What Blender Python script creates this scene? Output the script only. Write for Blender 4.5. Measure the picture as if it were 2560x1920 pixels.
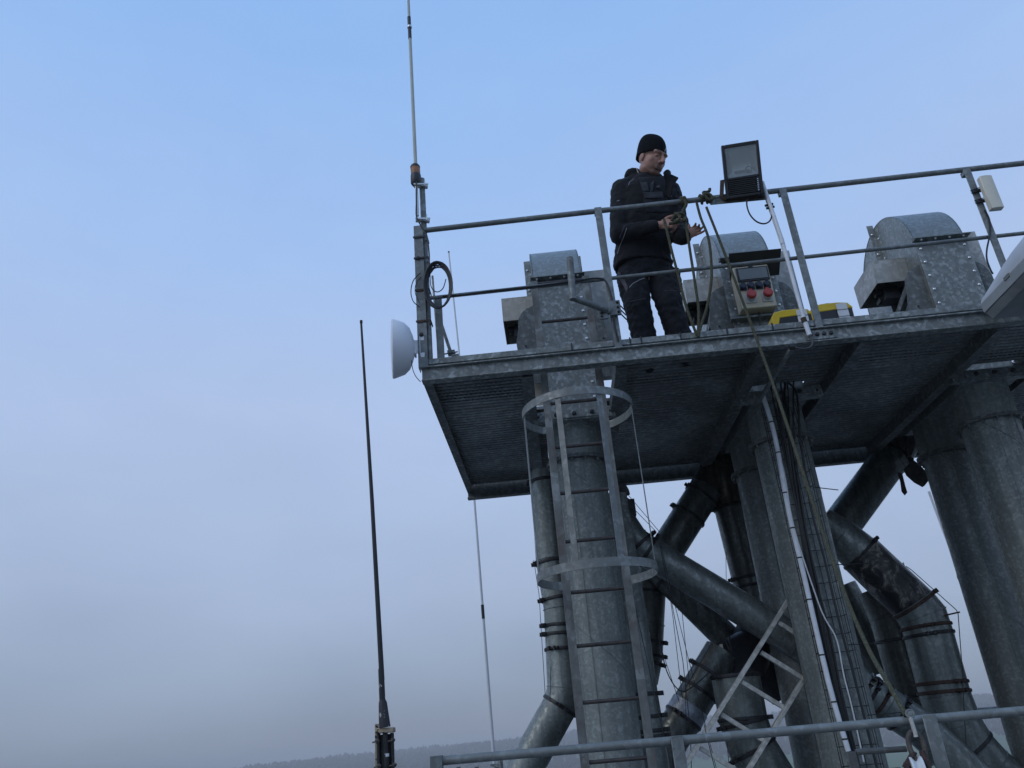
import bpy, bmesh, math, random
from mathutils import Vector, Matrix, noise
from mathutils.bvhtree import BVHTree
V = Vector
R_ = math.radians
random.seed(7)
for o in list(bpy.data.objects): bpy.data.objects.remove(o)
scene = bpy.context.scene
col = scene.collection

# ------------------------------------------------------------------ camera
FPX = 2015.0                      # focal length in pixels of the 2560 px wide photograph
cz = V((-390, 4460, -FPX)).normalized()
cy = V((120, -900, -FPX)); cy = (cy - cz * cy.dot(cz)).normalized()
cx = cy.cross(cz)
cy = (cy + cx * 0.0105).normalized(); cx = cy.cross(cz)
ROT = Matrix((cx, cy, cz))        # camera space -> world space
cam = bpy.data.cameras.new('camera')
camo = bpy.data.objects.new('camera', cam); col.objects.link(camo)
camo.matrix_world = ROT.to_4x4()
cam.sensor_fit = 'HORIZONTAL'; cam.sensor_width = 36.0; cam.lens = 36.0 * FPX / 2560.0
cam.clip_start = 0.05; cam.clip_end = 20000
scene.camera = camo
scene.render.resolution_x = 1024; scene.render.resolution_y = 768

# ------------------------------------------------------------------ sky and sun
SUN_EL, SUN_AZ = R_(38), R_(-125)      # high, from behind and left of the photographer, veiled by fog
world = bpy.data.worlds.new('World'); scene.world = world; world.use_nodes = True
nt = world.node_tree; nt.nodes.clear()
wo = nt.nodes.new('ShaderNodeOutputWorld'); bg = nt.nodes.new('ShaderNodeBackground')
sky = nt.nodes.new('ShaderNodeTexSky'); sky.sky_type = 'NISHITA'; sky.sun_disc = False
sky.sun_elevation = SUN_EL; sky.sun_rotation = SUN_AZ
sky.air_density = 1.0; sky.dust_density = 0.6; sky.ozone_density = 2.0
tc = nt.nodes.new('ShaderNodeTexCoord')
sep = nt.nodes.new('ShaderNodeSeparateXYZ'); nt.links.new(tc.outputs['Generated'], sep.inputs[0])
nz = nt.nodes.new('ShaderNodeTexNoise'); nz.inputs['Scale'].default_value = 2.2; nz.inputs['Detail'].default_value = 2
mp = nt.nodes.new('ShaderNodeMapping'); mp.inputs['Scale'].default_value = (1, 1, 2.2)
nt.links.new(tc.outputs['Generated'], mp.inputs[0]); nt.links.new(mp.outputs[0], nz.inputs['Vector'])
ma = nt.nodes.new('ShaderNodeMath'); ma.operation = 'MULTIPLY_ADD'       # elevation, wavered by drifting fog
nt.links.new(nz.outputs['Fac'], ma.inputs[0]); ma.inputs[1].default_value = 0.20; 
ms = nt.nodes.new('ShaderNodeMath'); ms.operation = 'SUBTRACT'; nt.links.new(sep.outputs['Z'], ms.inputs[0]); ms.inputs[1].default_value = 0.10
nt.links.new(ms.outputs[0], ma.inputs[2])
fog = nt.nodes.new('ShaderNodeValToRGB'); nt.links.new(ma.outputs[0], fog.inputs[0])
cr = fog.color_ramp
stops = [(0.0, (.245, .295, .41)), (.05, (.285, .355, .49)), (.18, (.41, .51, .71)), (.36, (.47, .60, .87)), (.56, (.405, .59, .95)), (.78, (.31, .54, .96)), (1.0, (.26, .48, .92))]
cr.elements[0].position = 0; cr.elements[0].color = (*stops[0][1], 1)
cr.elements[1].position = 1; cr.elements[1].color = (*stops[-1][1], 1)
for p, c in stops[1:-1]:
    e = cr.elements.new(p); e.color = (*c, 1)
sc = nt.nodes.new('ShaderNodeMix'); sc.data_type = 'RGBA'; sc.blend_type = 'MULTIPLY'; sc.inputs[0].default_value = 1
nt.links.new(sky.outputs[0], sc.inputs[6]); sc.inputs[7].default_value = (.1, .1, .1, 1)
mx = nt.nodes.new('ShaderNodeMix'); mx.data_type = 'RGBA'; mx.inputs[0].default_value = 0.9      # thin fog veils most of the blue
nt.links.new(sc.outputs[2], mx.inputs[6]); nt.links.new(fog.outputs[0], mx.inputs[7])
nz2 = nt.nodes.new('ShaderNodeTexNoise'); nz2.inputs['Scale'].default_value = 4.5; nz2.inputs['Detail'].default_value = 7; nz2.inputs['Roughness'].default_value = .6; nz2.inputs['Distortion'].default_value = .5
nt.links.new(mp.outputs[0], nz2.inputs['Vector'])
vr = nt.nodes.new('ShaderNodeValToRGB'); nt.links.new(nz2.outputs['Fac'], vr.inputs[0]); vr.color_ramp.elements[0].position = .35; vr.color_ramp.elements[1].position = .7
vr.color_ramp.elements[0].color = (.975, .98, .99, 1); vr.color_ramp.elements[1].color = (1.028, 1.02, 1.006, 1)
mz = nt.nodes.new('ShaderNodeMix'); mz.data_type = 'RGBA'; mz.blend_type = 'MULTIPLY'; mz.inputs[0].default_value = 1
nt.links.new(mx.outputs[2], mz.inputs[6]); nt.links.new(vr.outputs[0], mz.inputs[7])
nt.links.new(mz.outputs[2], bg.inputs[0]); bg.inputs[1].default_value = 1.0
nt.links.new(bg.outputs[0], wo.inputs[0])
sl = bpy.data.lights.new('sun', 'SUN'); sl.energy = 0.65; sl.angle = R_(30); sl.color = (1, .96, .9)
so = bpy.data.objects.new('sun', sl); col.objects.link(so)
sd = V((math.sin(SUN_AZ) * math.cos(SUN_EL), math.cos(SUN_AZ) * math.cos(SUN_EL), math.sin(SUN_EL)))
so.rotation_euler = sd.to_track_quat('Z', 'Y').to_euler(); so.location = (0, 0, 30)
scene.view_settings.view_transform = 'Standard'; scene.view_settings.look = 'None'
scene.view_settings.exposure = 0.0; scene.view_settings.gamma = 1.0

# ------------------------------------------------------------------ survey helpers: sight lines of the photograph
def ray(u, v): return ROT @ V((u - 1280, 960 - v, -FPX))
def P(u, v, Y=None, Z=None, X=None):
    d = ray(u, v)
    if Y is not None: return d * (Y / d.y)
    if Z is not None: return d * (Z / d.z)
    return d * (X / d.x)
def c1(x, y): return 900 + x * .3978, 300 + y * .3978
def c2(x, y): return 1460 + x * .3315, 300 + y * .3315
def c3(x, y): return 1660 + x * .3617, 330 + y * .3617
def c4(x, y): return 2060 + x * .3737, 380 + y * .3737
def c5(x, y): return 1000 + x * .3616, 800 + y * .3616
def c6(x, y): return 1700 + x * .3888, 780 + y * .3888
def c7(x, y): return 1200 + x * .3436, 1350 + y * .3436
def c8(x, y): return 1860 + x * .3436, 1350 + y * .3436
def r1(x, y): return 1500 + x * .217, 1180 + y * .217
def r2(x, y): return 1540 + x * .2532, 1500 + y * .2532
def r4(x, y): return 1800 + x * .2652, 1280 + y * .2652
def r5(x, y): return 2060 + x * .3014, 1280 + y * .3014
def r6(x, y): return 2140 + x * .1899, 1660 + y * .1899
def L(pts, Y):     # list of pixels on one depth, or (u,v,Y) triples
    return [P(p[0], p[1], Y=(p[2] if len(p) > 2 else Y)) for p in pts]

# ------------------------------------------------------------------ materials
def newmat(name):
    m = bpy.data.materials.new(name); m.use_nodes = True
    n = m.node_tree.nodes; b = n['Principled BSDF']
    return m, m.node_tree, b
def N(t, kind, **kw):
    n = t.nodes.new(kind)
    for k, v in kw.items(): setattr(n, k, v)
    return n
def ramp(t, src, stops, interp='LINEAR'):
    r = N(t, 'ShaderNodeValToRGB'); t.links.new(src, r.inputs[0]); r.color_ramp.interpolation = interp
    e = r.color_ramp.elements
    while len(e) < len(stops): e.new(.5)
    for i, (p, c) in enumerate(stops):
        e[i].position = p; e[i].color = (*(c if hasattr(c, '__len__') else (c, c, c)), 1)
    return r
def coords(t, scale=(1, 1, 1)):
    c = N(t, 'ShaderNodeTexCoord'); m = N(t, 'ShaderNodeMapping'); m.inputs['Scale'].default_value = scale
    t.links.new(c.outputs['Object'], m.inputs[0]); return m.outputs[0]
def noise_tex(t, vec, scale, detail=3, rough=.55, dist=0):
    n = N(t, 'ShaderNodeTexNoise'); n.inputs['Scale'].default_value = scale; n.inputs['Detail'].default_value = detail
    n.inputs['Roughness'].default_value = rough; n.inputs['Distortion'].default_value = dist
    if vec is not None: t.links.new(vec, n.inputs['Vector'])
    return n
def mixc(t, fac, a, b, mode='MIX'):
    m = N(t, 'ShaderNodeMix'); m.data_type = 'RGBA'; m.blend_type = mode
    for s, v in ((0, fac), (6, a), (7, b)):
        if isinstance(v, (int, float)): m.inputs[s].default_value = v
        elif isinstance(v, tuple): m.inputs[s].default_value = (*v, 1)
        else: t.links.new(v, m.inputs[s])
    return m.outputs[2]
def bump(t, b, src, strength, dist):
    k = N(t, 'ShaderNodeBump'); k.inputs['Strength'].default_value = strength; k.inputs['Distance'].default_value = dist
    t.links.new(src, k.inputs['Height']); t.links.new(k.outputs[0], b.inputs['Normal'])
def galv(name, lo, hi, scale=38, metal=.35, rough=.5, streak=0.0, rust=0.0, tint=(.96, 1.03, 1.01), grime=.5, soot=0.0, holes=False):
    """zinc-coated steel: spangle flakes, weather stains, optional run-off streaks and rust"""
    m, t, b = newmat(name)
    v = coords(t)
    n0 = noise_tex(t, v, scale * .5, 2)
    wv = N(t, 'ShaderNodeVectorMath', operation='MULTIPLY_ADD'); t.links.new(n0.outputs['Color'], wv.inputs[0])
    wv.inputs[1].default_value = (.9 / scale,) * 3; t.links.new(v, wv.inputs[2])
    vo = N(t, 'ShaderNodeTexVoronoi'); vo.inputs['Scale'].default_value = scale; t.links.new(wv.outputs[0], vo.inputs['Vector'])
    s1 = N(t, 'ShaderNodeSeparateColor'); t.links.new(vo.outputs['Color'], s1.inputs[0])
    n1 = noise_tex(t, v, scale * .35, 3, .6)
    mm = N(t, 'ShaderNodeMath', operation='MULTIPLY'); t.links.new(s1.outputs[0], mm.inputs[0]); t.links.new(n1.outputs['Fac'], mm.inputs[1])
    f = ramp(t, mm.outputs[0], [(.12, tuple(lo * x for x in tint)), (.34, tuple((lo * .7 + hi * .3) * x for x in tint)), (.5, tuple(hi * x for x in tint))])
    g = noise_tex(t, v, 2.3, 4, .6)
    gr = ramp(t, g.outputs['Fac'], [(.35, 1 - .45 * grime), (.62, 1.0)])
    c = mixc(t, 1.0, f.outputs[0], gr.outputs[0], 'MULTIPLY')
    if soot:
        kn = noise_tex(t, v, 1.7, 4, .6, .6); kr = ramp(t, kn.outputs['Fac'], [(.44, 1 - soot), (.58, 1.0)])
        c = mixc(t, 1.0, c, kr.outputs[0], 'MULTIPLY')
    if streak:
        sv = coords(t, (14, 14, .5)); sn = noise_tex(t, sv, 1.6, 4, .6)
        sr = ramp(t, sn.outputs['Fac'], [(.4, 1 - streak), (.6, 1.0)])
        c = mixc(t, 1.0, c, sr.outputs[0], 'MULTIPLY')
    if rust:
        rn = noise_tex(t, coords(t, (1, 1, .6)), 5.5, 6, .7)
        rr = ramp(t, rn.outputs['Fac'], [(.62 - .25 * rust, 0), (.8 - .2 * rust, .75)])
        c = mixc(t, rr.outputs[0], c, (.085, .06, .045))
    oi = N(t, 'ShaderNodeObjectInfo'); orr = ramp(t, oi.outputs['Random'], [(0, (.84, .85, .86)), (.5, (1.0, 1.0, .98)), (1, (1.10, 1.09, 1.06))])
    c = mixc(t, 1.0, c, orr.outputs[0], 'MULTIPLY')
    t.links.new(c, b.inputs['Base Color'])
    b.inputs['Metallic'].default_value = metal
    if holes:
        cx2 = coords(t, (1 / .034, 1 / .05, 1)); sp_ = N(t, 'ShaderNodeSeparateXYZ'); t.links.new(cx2, sp_.inputs[0])
        def mth(op, a, b2=0.0):
            k = N(t, 'ShaderNodeMath', operation=op)
            for i_, s_ in enumerate((a, b2)):
                if isinstance(s_, (int, float)): k.inputs[i_].default_value = s_
                else: t.links.new(s_, k.inputs[i_])
            return k.outputs[0]
        row = mth('FLOOR', sp_.outputs[1]); fy = mth('FRACT', sp_.outputs[1]); fx = mth('FRACT', mth('ADD', sp_.outputs[0], mth('MULTIPLY', row, .5)))
        hx = mth('LESS_THAN', mth('ABSOLUTE', mth('SUBTRACT', fx, .5)), .20); hy = mth('LESS_THAN', mth('ABSOLUTE', mth('SUBTRACT', fy, .3)), .07)
        tr = N(t, 'ShaderNodeBsdfTransparent'); ms2 = N(t, 'ShaderNodeMixShader'); t.links.new(mth('MULTIPLY', hx, hy), ms2.inputs[0])
        t.links.new(b.outputs[0], ms2.inputs[1]); t.links.new(tr.outputs[0], ms2.inputs[2]); t.links.new(ms2.outputs[0], t.nodes['Material Output'].inputs['Surface'])
    rr2 = ramp(t, mm.outputs[0], [(.1, rough + .12), (.5, rough - .08)]); t.links.new(rr2.outputs[0], b.inputs['Roughness'])
    bump(t, b, g.outputs['Fac'], .12, .02)
    return m
def plain(name, c, rough=.5, metal=0.0, var=.25, nscale=8, bscale=0, bstr=.2, spec=None):
    m, t, b = newmat(name)
    n = noise_tex(t, coords(t), nscale, 5, .6)
    r = ramp(t, n.outputs['Fac'], [(.3, tuple(x * (1 - var) for x in c)), (.7, tuple(min(1, x * (1 + var * .5)) for x in c))])
    t.links.new(r.outputs[0], b.inputs['Base Color'])
    b.inputs['Roughness'].default_value = rough; b.inputs['Metallic'].default_value = metal
    if spec is not None: b.inputs['Specular IOR Level'].default_value = spec
    if bscale:
        n2 = noise_tex(t, coords(t), bscale, 3); bump(t, b, n2.outputs['Fac'], bstr, .01)
    return m
M = {}
M['sheet'] = galv('galvanised_sheet', .21, .37, 46, .30, .5, 0, 0, grime=.35)
M['hood'] = galv('galvanised_hood', .25, .31, 60, .45, .42, 0, 0, grime=.3)
M['steel'] = galv('galvanised_steel', .20, .36, 46, .30, .5, .15, 0)
M['rail'] = galv('galvanised_rail', .19, .26, 40, .30, .48, 0, .1)
M['pipe'] = galv('galvanised_pipe', .22, .29, 56, .5, .40, .3, 0, tint=(.94, 1.04, 1.0))
M['leg'] = galv('weathered_leg', .21, .30, 62, .22, .46, .2, 0, tint=(.94, 1.04, 1.0))
M['chute'] = galv('weathered_chute', .13, .18, 52, .5, .36, .4, .1, tint=(.94, 1.03, .98))
M['stile'] = galv('ladder_steel', .17, .26, 20, .3, .5, .1, .75)
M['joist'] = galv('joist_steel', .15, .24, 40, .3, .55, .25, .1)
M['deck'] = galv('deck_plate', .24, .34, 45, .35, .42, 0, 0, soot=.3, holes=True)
M['plate'] = galv('bright_zinc_plate', .36, .44, 30, .35, .38, .12, 0, tint=(1.02, 1.0, .93), grime=.4)
M['cream_sheet'] = galv('buff_sheet', .46, .54, 30, .05, .5, .12, .12, tint=(1.06, .98, .84), grime=.4)
M['rusty'] = plain('rusty_iron', (.07, .042, .032), .8, .2, .6, 30, 120, .4)
M['lamp_black'] = plain('lamp_black', (.035, .037, .04), .45, .1, .3, 12)
M['rung'] = plain('worn_brown_rung', (.075, .062, .056), .55, .4, .4, 20)
M['black_metal'] = plain('black_metal', (.018, .019, .021), .5, .1, .4, 12)
M['clamp'] = plain('dark_clamp_band', (.045, .045, .047), .55, .5, .6, 25)
M['rubber'] = plain('black_cable_jacket', (.014, .015, .017), .5, 0, .3, 20)
M['grey_cable'] = plain('grey_cable_jacket', (.07, .07, .075), .5, 0, .2, 20)
M['white_cable'] = plain('white_cable_jacket', (.6, .6, .6), .5, 0, .15, 20)
M['white'] = plain('white_plastic', (.72, .73, .74), .4, 0, .12, 6)
M['radome'] = plain('white_dish_paint', (.78, .80, .84), .5, 0, .06, 3)
M['conduit'] = plain('white_conduit', (.72, .74, .77), .45, 0, .2, 9)
M['cream'] = plain('cream_plastic', (.60, .55, .42), .5, 0, .15, 7)
M['panel_cream'] = plain('ivory_plastic', (.66, .63, .52), .5, 0, .1, 5)
M['fibre'] = plain('grey_green_fibreglass', (.48, .50, .44), .55, 0, .12, 10)
M['whitefibre'] = plain('white_fibreglass', (.66, .67, .68), .5, 0, .1, 10)
M['amber'] = plain('orange_brown_base', (.33, .13, .04), .5, 0, .3, 30)
M['alu'] = plain('aluminium', (.62, .62, .60), .38, .8, .25, 14)
M['alu_worn'] = plain('worn_aluminium', (.54, .53, .48), .5, .35, .4, 26)
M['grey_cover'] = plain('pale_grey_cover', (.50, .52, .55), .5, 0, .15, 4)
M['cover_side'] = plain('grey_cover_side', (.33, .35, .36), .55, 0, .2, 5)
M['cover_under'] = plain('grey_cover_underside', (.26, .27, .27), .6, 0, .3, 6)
M['yellow'] = plain('yellow_plastic', (.72, .50, .015), .45, 0, .12, 8)
M['dark_plastic'] = plain('dark_plastic', (.022, .023, .026), .5, 0, .25, 12)
M['red'] = plain('red_plastic', (.42, .045, .035), .45, 0, .12, 15)
M['blue'] = plain('dark_blue_plastic', (.014, .024, .05), .45, 0, .2, 15)
M['bolt'] = plain('bright_bolt', (.75, .76, .78), .3, .7, .1, 10)
M['darkbolt'] = plain('dark_bolt', (.04, .042, .045), .5, .5, .3, 10)
M['wood'] = plain('pale_board', (.52, .42, .30), .7, 0, .2, 14)
M['chain'] = plain('old_chain', (.12, .105, .09), .6, .5, .6, 22, 60, .3)
M['nylon'] = plain('white_nylon', (.66, .67, .66), .4, 0, .1, 9)
M['redrust'] = plain('red_oxide_block', (.05, .027, .022), .7, .1, .5, 25, 80, .4)
M['tape'] = plain('grey_tape_wrap', (.30, .33, .38), .28, .3, .4, 30, 60, .5)
M['soot'] = plain('dark_gearbox', (.02, .021, .024), .45, .2, .4, 14)
M['rag'] = plain('torn_dirty_rag', (.055, .05, .045), .9, 0, .6, 18, 40, .5)
M['brass'] = galv('stained_valve_sheet', .05, .12, 20, .65, .33, .55, .2, tint=(1.1, 1.0, .78))
def pot_mat():
    m, t, b = newmat('tarred_pipe')
    v = coords(t, (1, 1, .8)); n = noise_tex(t, v, 7, 7, .72, 1.2)
    r = ramp(t, n.outputs['Fac'], [(.45, (.016, .016, .017)), (.53, (.06, .057, .052)), (.64, (.30, .285, .25))])
    t.links.new(r.outputs[0], b.inputs['Base Color']); b.inputs['Metallic'].default_value = .2
    b.inputs['Roughness'].default_value = .36; bump(t, b, n.outputs['Fac'], .3, .02)
    return m
M['tar'] = pot_mat()
def peel_mat():
    m, t, b = newmat('peeling_black_paint')
    n = noise_tex(t, coords(t, (1, 1, .5)), 26, 5, .65)
    r = ramp(t, n.outputs['Fac'], [(.56, (.012, .013, .016)), (.60, (.45, .43, .38))], 'CONSTANT')
    t.links.new(r.outputs[0], b.inputs['Base Color']); b.inputs['Roughness'].default_value = .5
    return m
M['peel'] = peel_mat()
def chip_mat():
    m, t, b = newmat('chipped_buff_bracket')
    n = noise_tex(t, coords(t), 30, 5, .6)
    r = ramp(t, n.outputs['Fac'], [(.5, (.36, .28, .19)), (.56, (.015, .015, .018))], 'CONSTANT')
    t.links.new(r.outputs[0], b.inputs['Base Color']); b.inputs['Roughness'].default_value = .6
    return m
M['chip'] = chip_mat()
def rope_mat():
    m, t, b = newmat('olive_rope')
    n = noise_tex(t, coords(t), 160, 3, .6)
    r = ramp(t, n.outputs['Fac'], [(.36, (.028, .029, .018)), (.55, (.075, .074, .042)), (.70, (.16, .15, .085))])
    t.links.new(r.outputs[0], b.inputs['Base Color']); b.inputs['Roughness'].default_value = .9
    bump(t, b, n.outputs['Fac'], .6, .006)
    return m
M['rope'] = rope_mat()
def cloth(name, c, bs=25, strength=.35):
    m, t, b = newmat(name)
    n = noise_tex(t, coords(t), bs, 4, .6); w = noise_tex(t, coords(t, (1, 1, 1)), 500, 2)
    r = ramp(t, n.outputs['Fac'], [(.3, tuple(x * .7 for x in c)), (.7, tuple(x * 1.3 for x in c))])
    t.links.new(r.outputs[0], b.inputs['Base Color']); b.inputs['Roughness'].default_value = .85
    b.inputs['Sheen Weight'].default_value = .03; b.inputs['Specular IOR Level'].default_value = .3
    bump(t, b, n.outputs['Fac'], strength, .02)
    return m
M['jacket'] = cloth('black_softshell', (.0085, .009, .011))
M['trousers'] = cloth('navy_black_workwear', (.0075, .009, .0135), 18)
M['bib'] = cloth('dark_bib_fabric', (.016, .018, .022))
M['patch'] = cloth('grey_fabric_patch', (.05, .053, .062))
M['mauve'] = cloth('mauve_grey_patch', (.085, .075, .09))
M['piping'] = plain('reflective_piping', (.34, .34, .36), .4, 0, .1, 40)
M['boot'] = plain('black_leather', (.015, .015, .016), .45, 0, .3, 30)
def knit_mat():
    m, t, b = newmat('black_knit')
    c = N(t, 'ShaderNodeTexCoord'); w = N(t, 'ShaderNodeTexNoise'); w.inputs['Scale'].default_value = 150
    t.links.new(c.outputs['Object'], w.inputs['Vector'])
    b.inputs['Base Color'].default_value = (.005, .006, .008, 1); b.inputs['Roughness'].default_value = .95
    b.inputs['Specular IOR Level'].default_value = .2
    bump(t, b, w.outputs['Fac'], .6, .006)
    return m
M['knit'] = knit_mat()
def skin_mat():
    m, t, b = newmat('skin')
    n = noise_tex(t, coords(t), 30, 4, .6)
    r = ramp(t, n.outputs['Fac'], [(.3, (.36, .185, .135)), (.7, (.45, .25, .19))])
    t.links.new(r.outputs[0], b.inputs['Base Color']); b.inputs['Roughness'].default_value = .5
    b.inputs['Subsurface Weight'].default_value = .12; b.inputs['Subsurface Radius'].default_value = (.01, .004, .002)
    bump(t, b, noise_tex(t, coords(t), 220, 2).outputs['Fac'], .15, .003)
    return m
M['skin'] = skin_mat()
M['stubble'] = plain('stubble', (.10, .055, .04), .8, 0, .4, 120)
def glass_mat():
    m, t, b = newmat('lamp_glass')
    b.inputs['Base Color'].default_value = (.55, .6, .6, 1); b.inputs['Roughness'].default_value = .25
    tr = N(t, 'ShaderNodeBsdfTransparent'); mx_ = N(t, 'ShaderNodeMixShader'); mx_.inputs[0].default_value = .30
    t.links.new(tr.outputs[0], mx_.inputs[1]); t.links.new(b.outputs[0], mx_.inputs[2])
    t.links.new(mx_.outputs[0], t.nodes['Material Output'].inputs['Surface'])
    return m
M['glass'] = glass_mat()
M['reflector'] = plain('lamp_reflector', (.36, .38, .37), .3, .8, .15, 6)
M['window'] = plain('smoked_window', (.09, .11, .11), .12, 0, .3, 6, spec=.8)

# ------------------------------------------------------------------ mesh builder
SC = [1.0]        # ratio applied to a section surveyed at a nominal depth
class MB:
    def __init__(s): s.v = []; s.f = []
    def add(s, vs, fs):
        k = len(s.v); s.v += [V(p) for p in vs]; s.f += [tuple(i + k for i in f) for f in fs]; return s
    def box(s, c, size, rot=None):
        c = V(c); x, y, z = (a / 2 for a in size); m = rot if rot is not None else Matrix.Identity(3)
        return s.add([c + m @ V(p) for p in ((-x, -y, -z), (x, -y, -z), (x, y, -z), (-x, y, -z), (-x, -y, z), (x, -y, z), (x, y, z), (-x, y, z))],
                     [(0, 3, 2, 1), (4, 5, 6, 7), (0, 1, 5, 4), (1, 2, 6, 5), (2, 3, 7, 6), (3, 0, 4, 7)])
    def span(s, a, b):      # box from two opposite corners
        a = V(a); b = V(b); return s.box((a + b) / 2, [abs(x) for x in (b - a)])
    def bar(s, p, q, w, h, up=(0, 0, 1)):    # w across, h along up
        p = V(p); q = V(q); d = (q - p); l = d.length; d.normalize(); up = V(up)
        sd_ = d.cross(up).normalized(); u = sd_.cross(d).normalized()
        return s.box((p + q) / 2, (l, w, h), Matrix((d, sd_, u)).transposed())
    def tube(s, pts, r, n=12, cap=True, closed=False):
        pts = [V(p) for p in pts]; m = len(pts); rs = r if hasattr(r, '__len__') else [r] * m
        tan = []
        for i in range(m):
            if closed: a = pts[i] - pts[i - 1]; b = pts[(i + 1) % m] - pts[i]
            else: a = pts[i] - pts[max(i - 1, 0)]; b = pts[min(i + 1, m - 1)] - pts[i]
            a = a.normalized() if a.length > 1e-9 else b.normalized(); b = b.normalized() if b.length > 1e-9 else a
            tan.append(((a + b).normalized() if (a + b).length > 1e-6 else a, a))
        ref = V((0, 0, 1)) if abs(tan[0][0].z) < .9 else V((1, 0, 0))
        u = tan[0][0].cross(ref).normalized(); vs = []; fs = []
        for i in range(m):
            t_, a = tan[i]; u = (u - t_ * u.dot(t_)).normalized(); w = t_.cross(u)
            k = 1.0 / max(.5, abs(t_.dot(a))) if m > 2 else 1.0       # keep mitres full width
            b_ = (t_ - a * t_.dot(a)); 
            for j in range(n):
                an = 2 * math.pi * j / n; off = u * math.cos(an) + w * math.sin(an)
                if b_.length > 1e-4:
                    # stretch across the bend
                    nb = t_.cross(a).normalized(); inpl = nb.cross(t_)
                    off = off + inpl * off.dot(inpl) * (k - 1)
                vs.append(pts[i] + off * rs[i])
        for i in range(m if closed else m - 1):
            i2 = (i + 1) % m
            for j in range(n): fs.append((i * n + j, i * n + (j + 1) % n, i2 * n + (j + 1) % n, i2 * n + j))
        if cap and not closed:
            fs.append(tuple(range(n - 1, -1, -1))); fs.append(tuple((m - 1) * n + j for j in range(n)))
        return s.add(vs, fs)
    def lathe(s, prof, n=24, o=(0, 0, 0), axis=(0, 0, 1), cap=True):
        o = V(o); q = V((0, 0, 1)).rotation_difference(V(axis).normalized()).to_matrix()
        vs = []; fs = []
        for (r, z) in prof:
            for j in range(n):
                an = 2 * math.pi * j / n; vs.append(o + q @ V((r * math.cos(an), r * math.sin(an), z)))
        for i in range(len(prof) - 1):
            for j in range(n): fs.append((i * n + j, i * n + (j + 1) % n, (i + 1) * n + (j + 1) % n, (i + 1) * n + j))
        if cap:
            fs.append(tuple(range(n - 1, -1, -1))); fs.append(tuple((len(prof) - 1) * n + j for j in range(n)))
        return s.add(vs, fs)
    def prism(s, poly, d):     # poly: 3-D points in a plane, extruded by vector d
        poly = [V(p) for p in poly]; d = V(d); n = len(poly)
        nrm = sum(((poly[i].cross(poly[(i + 1) % n])) for i in range(n)), V())
        if nrm.dot(d) > 0: poly = poly[::-1]
        return s.add(poly + [p + d for p in poly], [tuple(range(n))[::1], tuple(range(2 * n - 1, n - 1, -1))] + [(i + n, (i + 1) % n + n, (i + 1) % n, i) for i in range(n)])
    def ell(s, c, rad, rot=None, nu=16, nv=10):
        c = V(c); m = rot if rot is not None else Matrix.Identity(3); vs = [c + m @ V((0, 0, -rad[2]))]; fs = []
        for i in range(1, nv):
            ph = -math.pi / 2 + math.pi * i / nv
            for j in range(nu):
                th = 2 * math.pi * j / nu
                vs.append(c + m @ V((rad[0] * math.cos(ph) * math.cos(th), rad[1] * math.cos(ph) * math.sin(th), rad[2] * math.sin(ph))))
        vs.append(c + m @ V((0, 0, rad[2]))); e = len(vs) - 1
        for j in range(nu): fs.append((0, 1 + (j + 1) % nu, 1 + j)); fs.append((e, e - nu + j, e - nu + (j + 1) % nu))
        for i in range(nv - 2):
            for j in range(nu): fs.append((1 + i * nu + j, 1 + i * nu + (j + 1) % nu, 1 + (i + 1) * nu + (j + 1) % nu, 1 + (i + 1) * nu + j))
        return s.add(vs, fs)
    def cap(s, p, q, ra, rb, n=14):     # tapered capsule
        p = V(p); q = V(q); l = (q - p).length; pr = []
        for i in range(5): a = math.pi / 2 * (1 - i / 4.0); pr.append((max(ra * math.cos(a), 1e-4), -ra * math.sin(a)))
        for i in range(5): a = math.pi / 2 * i / 4.0; pr.append((max(rb * math.cos(a), 1e-4), l + rb * math.sin(a)))
        return s.lathe(pr, n, p, (q - p))
    def loft(s, rings, n=24):           # rings: (centre, rx, ry, yaw[, tilt matrix])
        vs = []; fs = []
        for (c, rx, ry, yaw) in rings:
            m = Matrix.Rotation(yaw, 3, 'Z')
            for j in range(n):
                a = 2 * math.pi * j / n; ca, sa = math.cos(a), math.sin(a)
                e = .82
                vs.append(V(c) + m @ V((rx * math.copysign(abs(ca) ** e, ca), ry * math.copysign(abs(sa) ** e, sa), 0)))
        for i in range(len(rings) - 1):
            for j in range(n): fs.append((i * n + j, i * n + (j + 1) % n, (i + 1) * n + (j + 1) % n, (i + 1) * n + j))
        fs.append(tuple(range(n - 1, -1, -1))); fs.append(tuple((len(rings) - 1) * n + j for j in range(n)))
        return s.add(vs, fs)
    def mesh(s, name, off):
        me = bpy.data.meshes.new(name); me.from_pydata([v * SC[0] - off for v in s.v], [], s.f); me.update(); return me
    def build(s, name, mat, parent=None, sharp=35, bev=0.0, kind=None, label=None):
        off = base_of(parent) if parent is not None else V((0, 0, 0))
        me = s.mesh(name, off); ob = bpy.data.objects.new(name, me); col.objects.link(ob)
        ob.parent = parent; me.materials.append(M[mat] if isinstance(mat, str) else mat)
        me.polygons.foreach_set('use_smooth', [True] * len(me.polygons)); me.set_sharp_from_angle(angle=R_(sharp))
        if bev:
            b = ob.modifiers.new('bevel', 'BEVEL'); b.width = bev; b.segments = 1; b.limit_method = 'ANGLE'; b.angle_limit = R_(50)
        if name in ('bolts', 'ties', 'cable_ties', 'bolt_holes', 'cable_clips', 'lap_seam'): kind = 'stuff'    # too small to pick apart
        if kind: ob['kind'] = kind
        if label: ob['label'] = label
        return ob
def base_of(o):
    while o.parent is not None: o = o.parent
    return o.location.copy()
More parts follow.
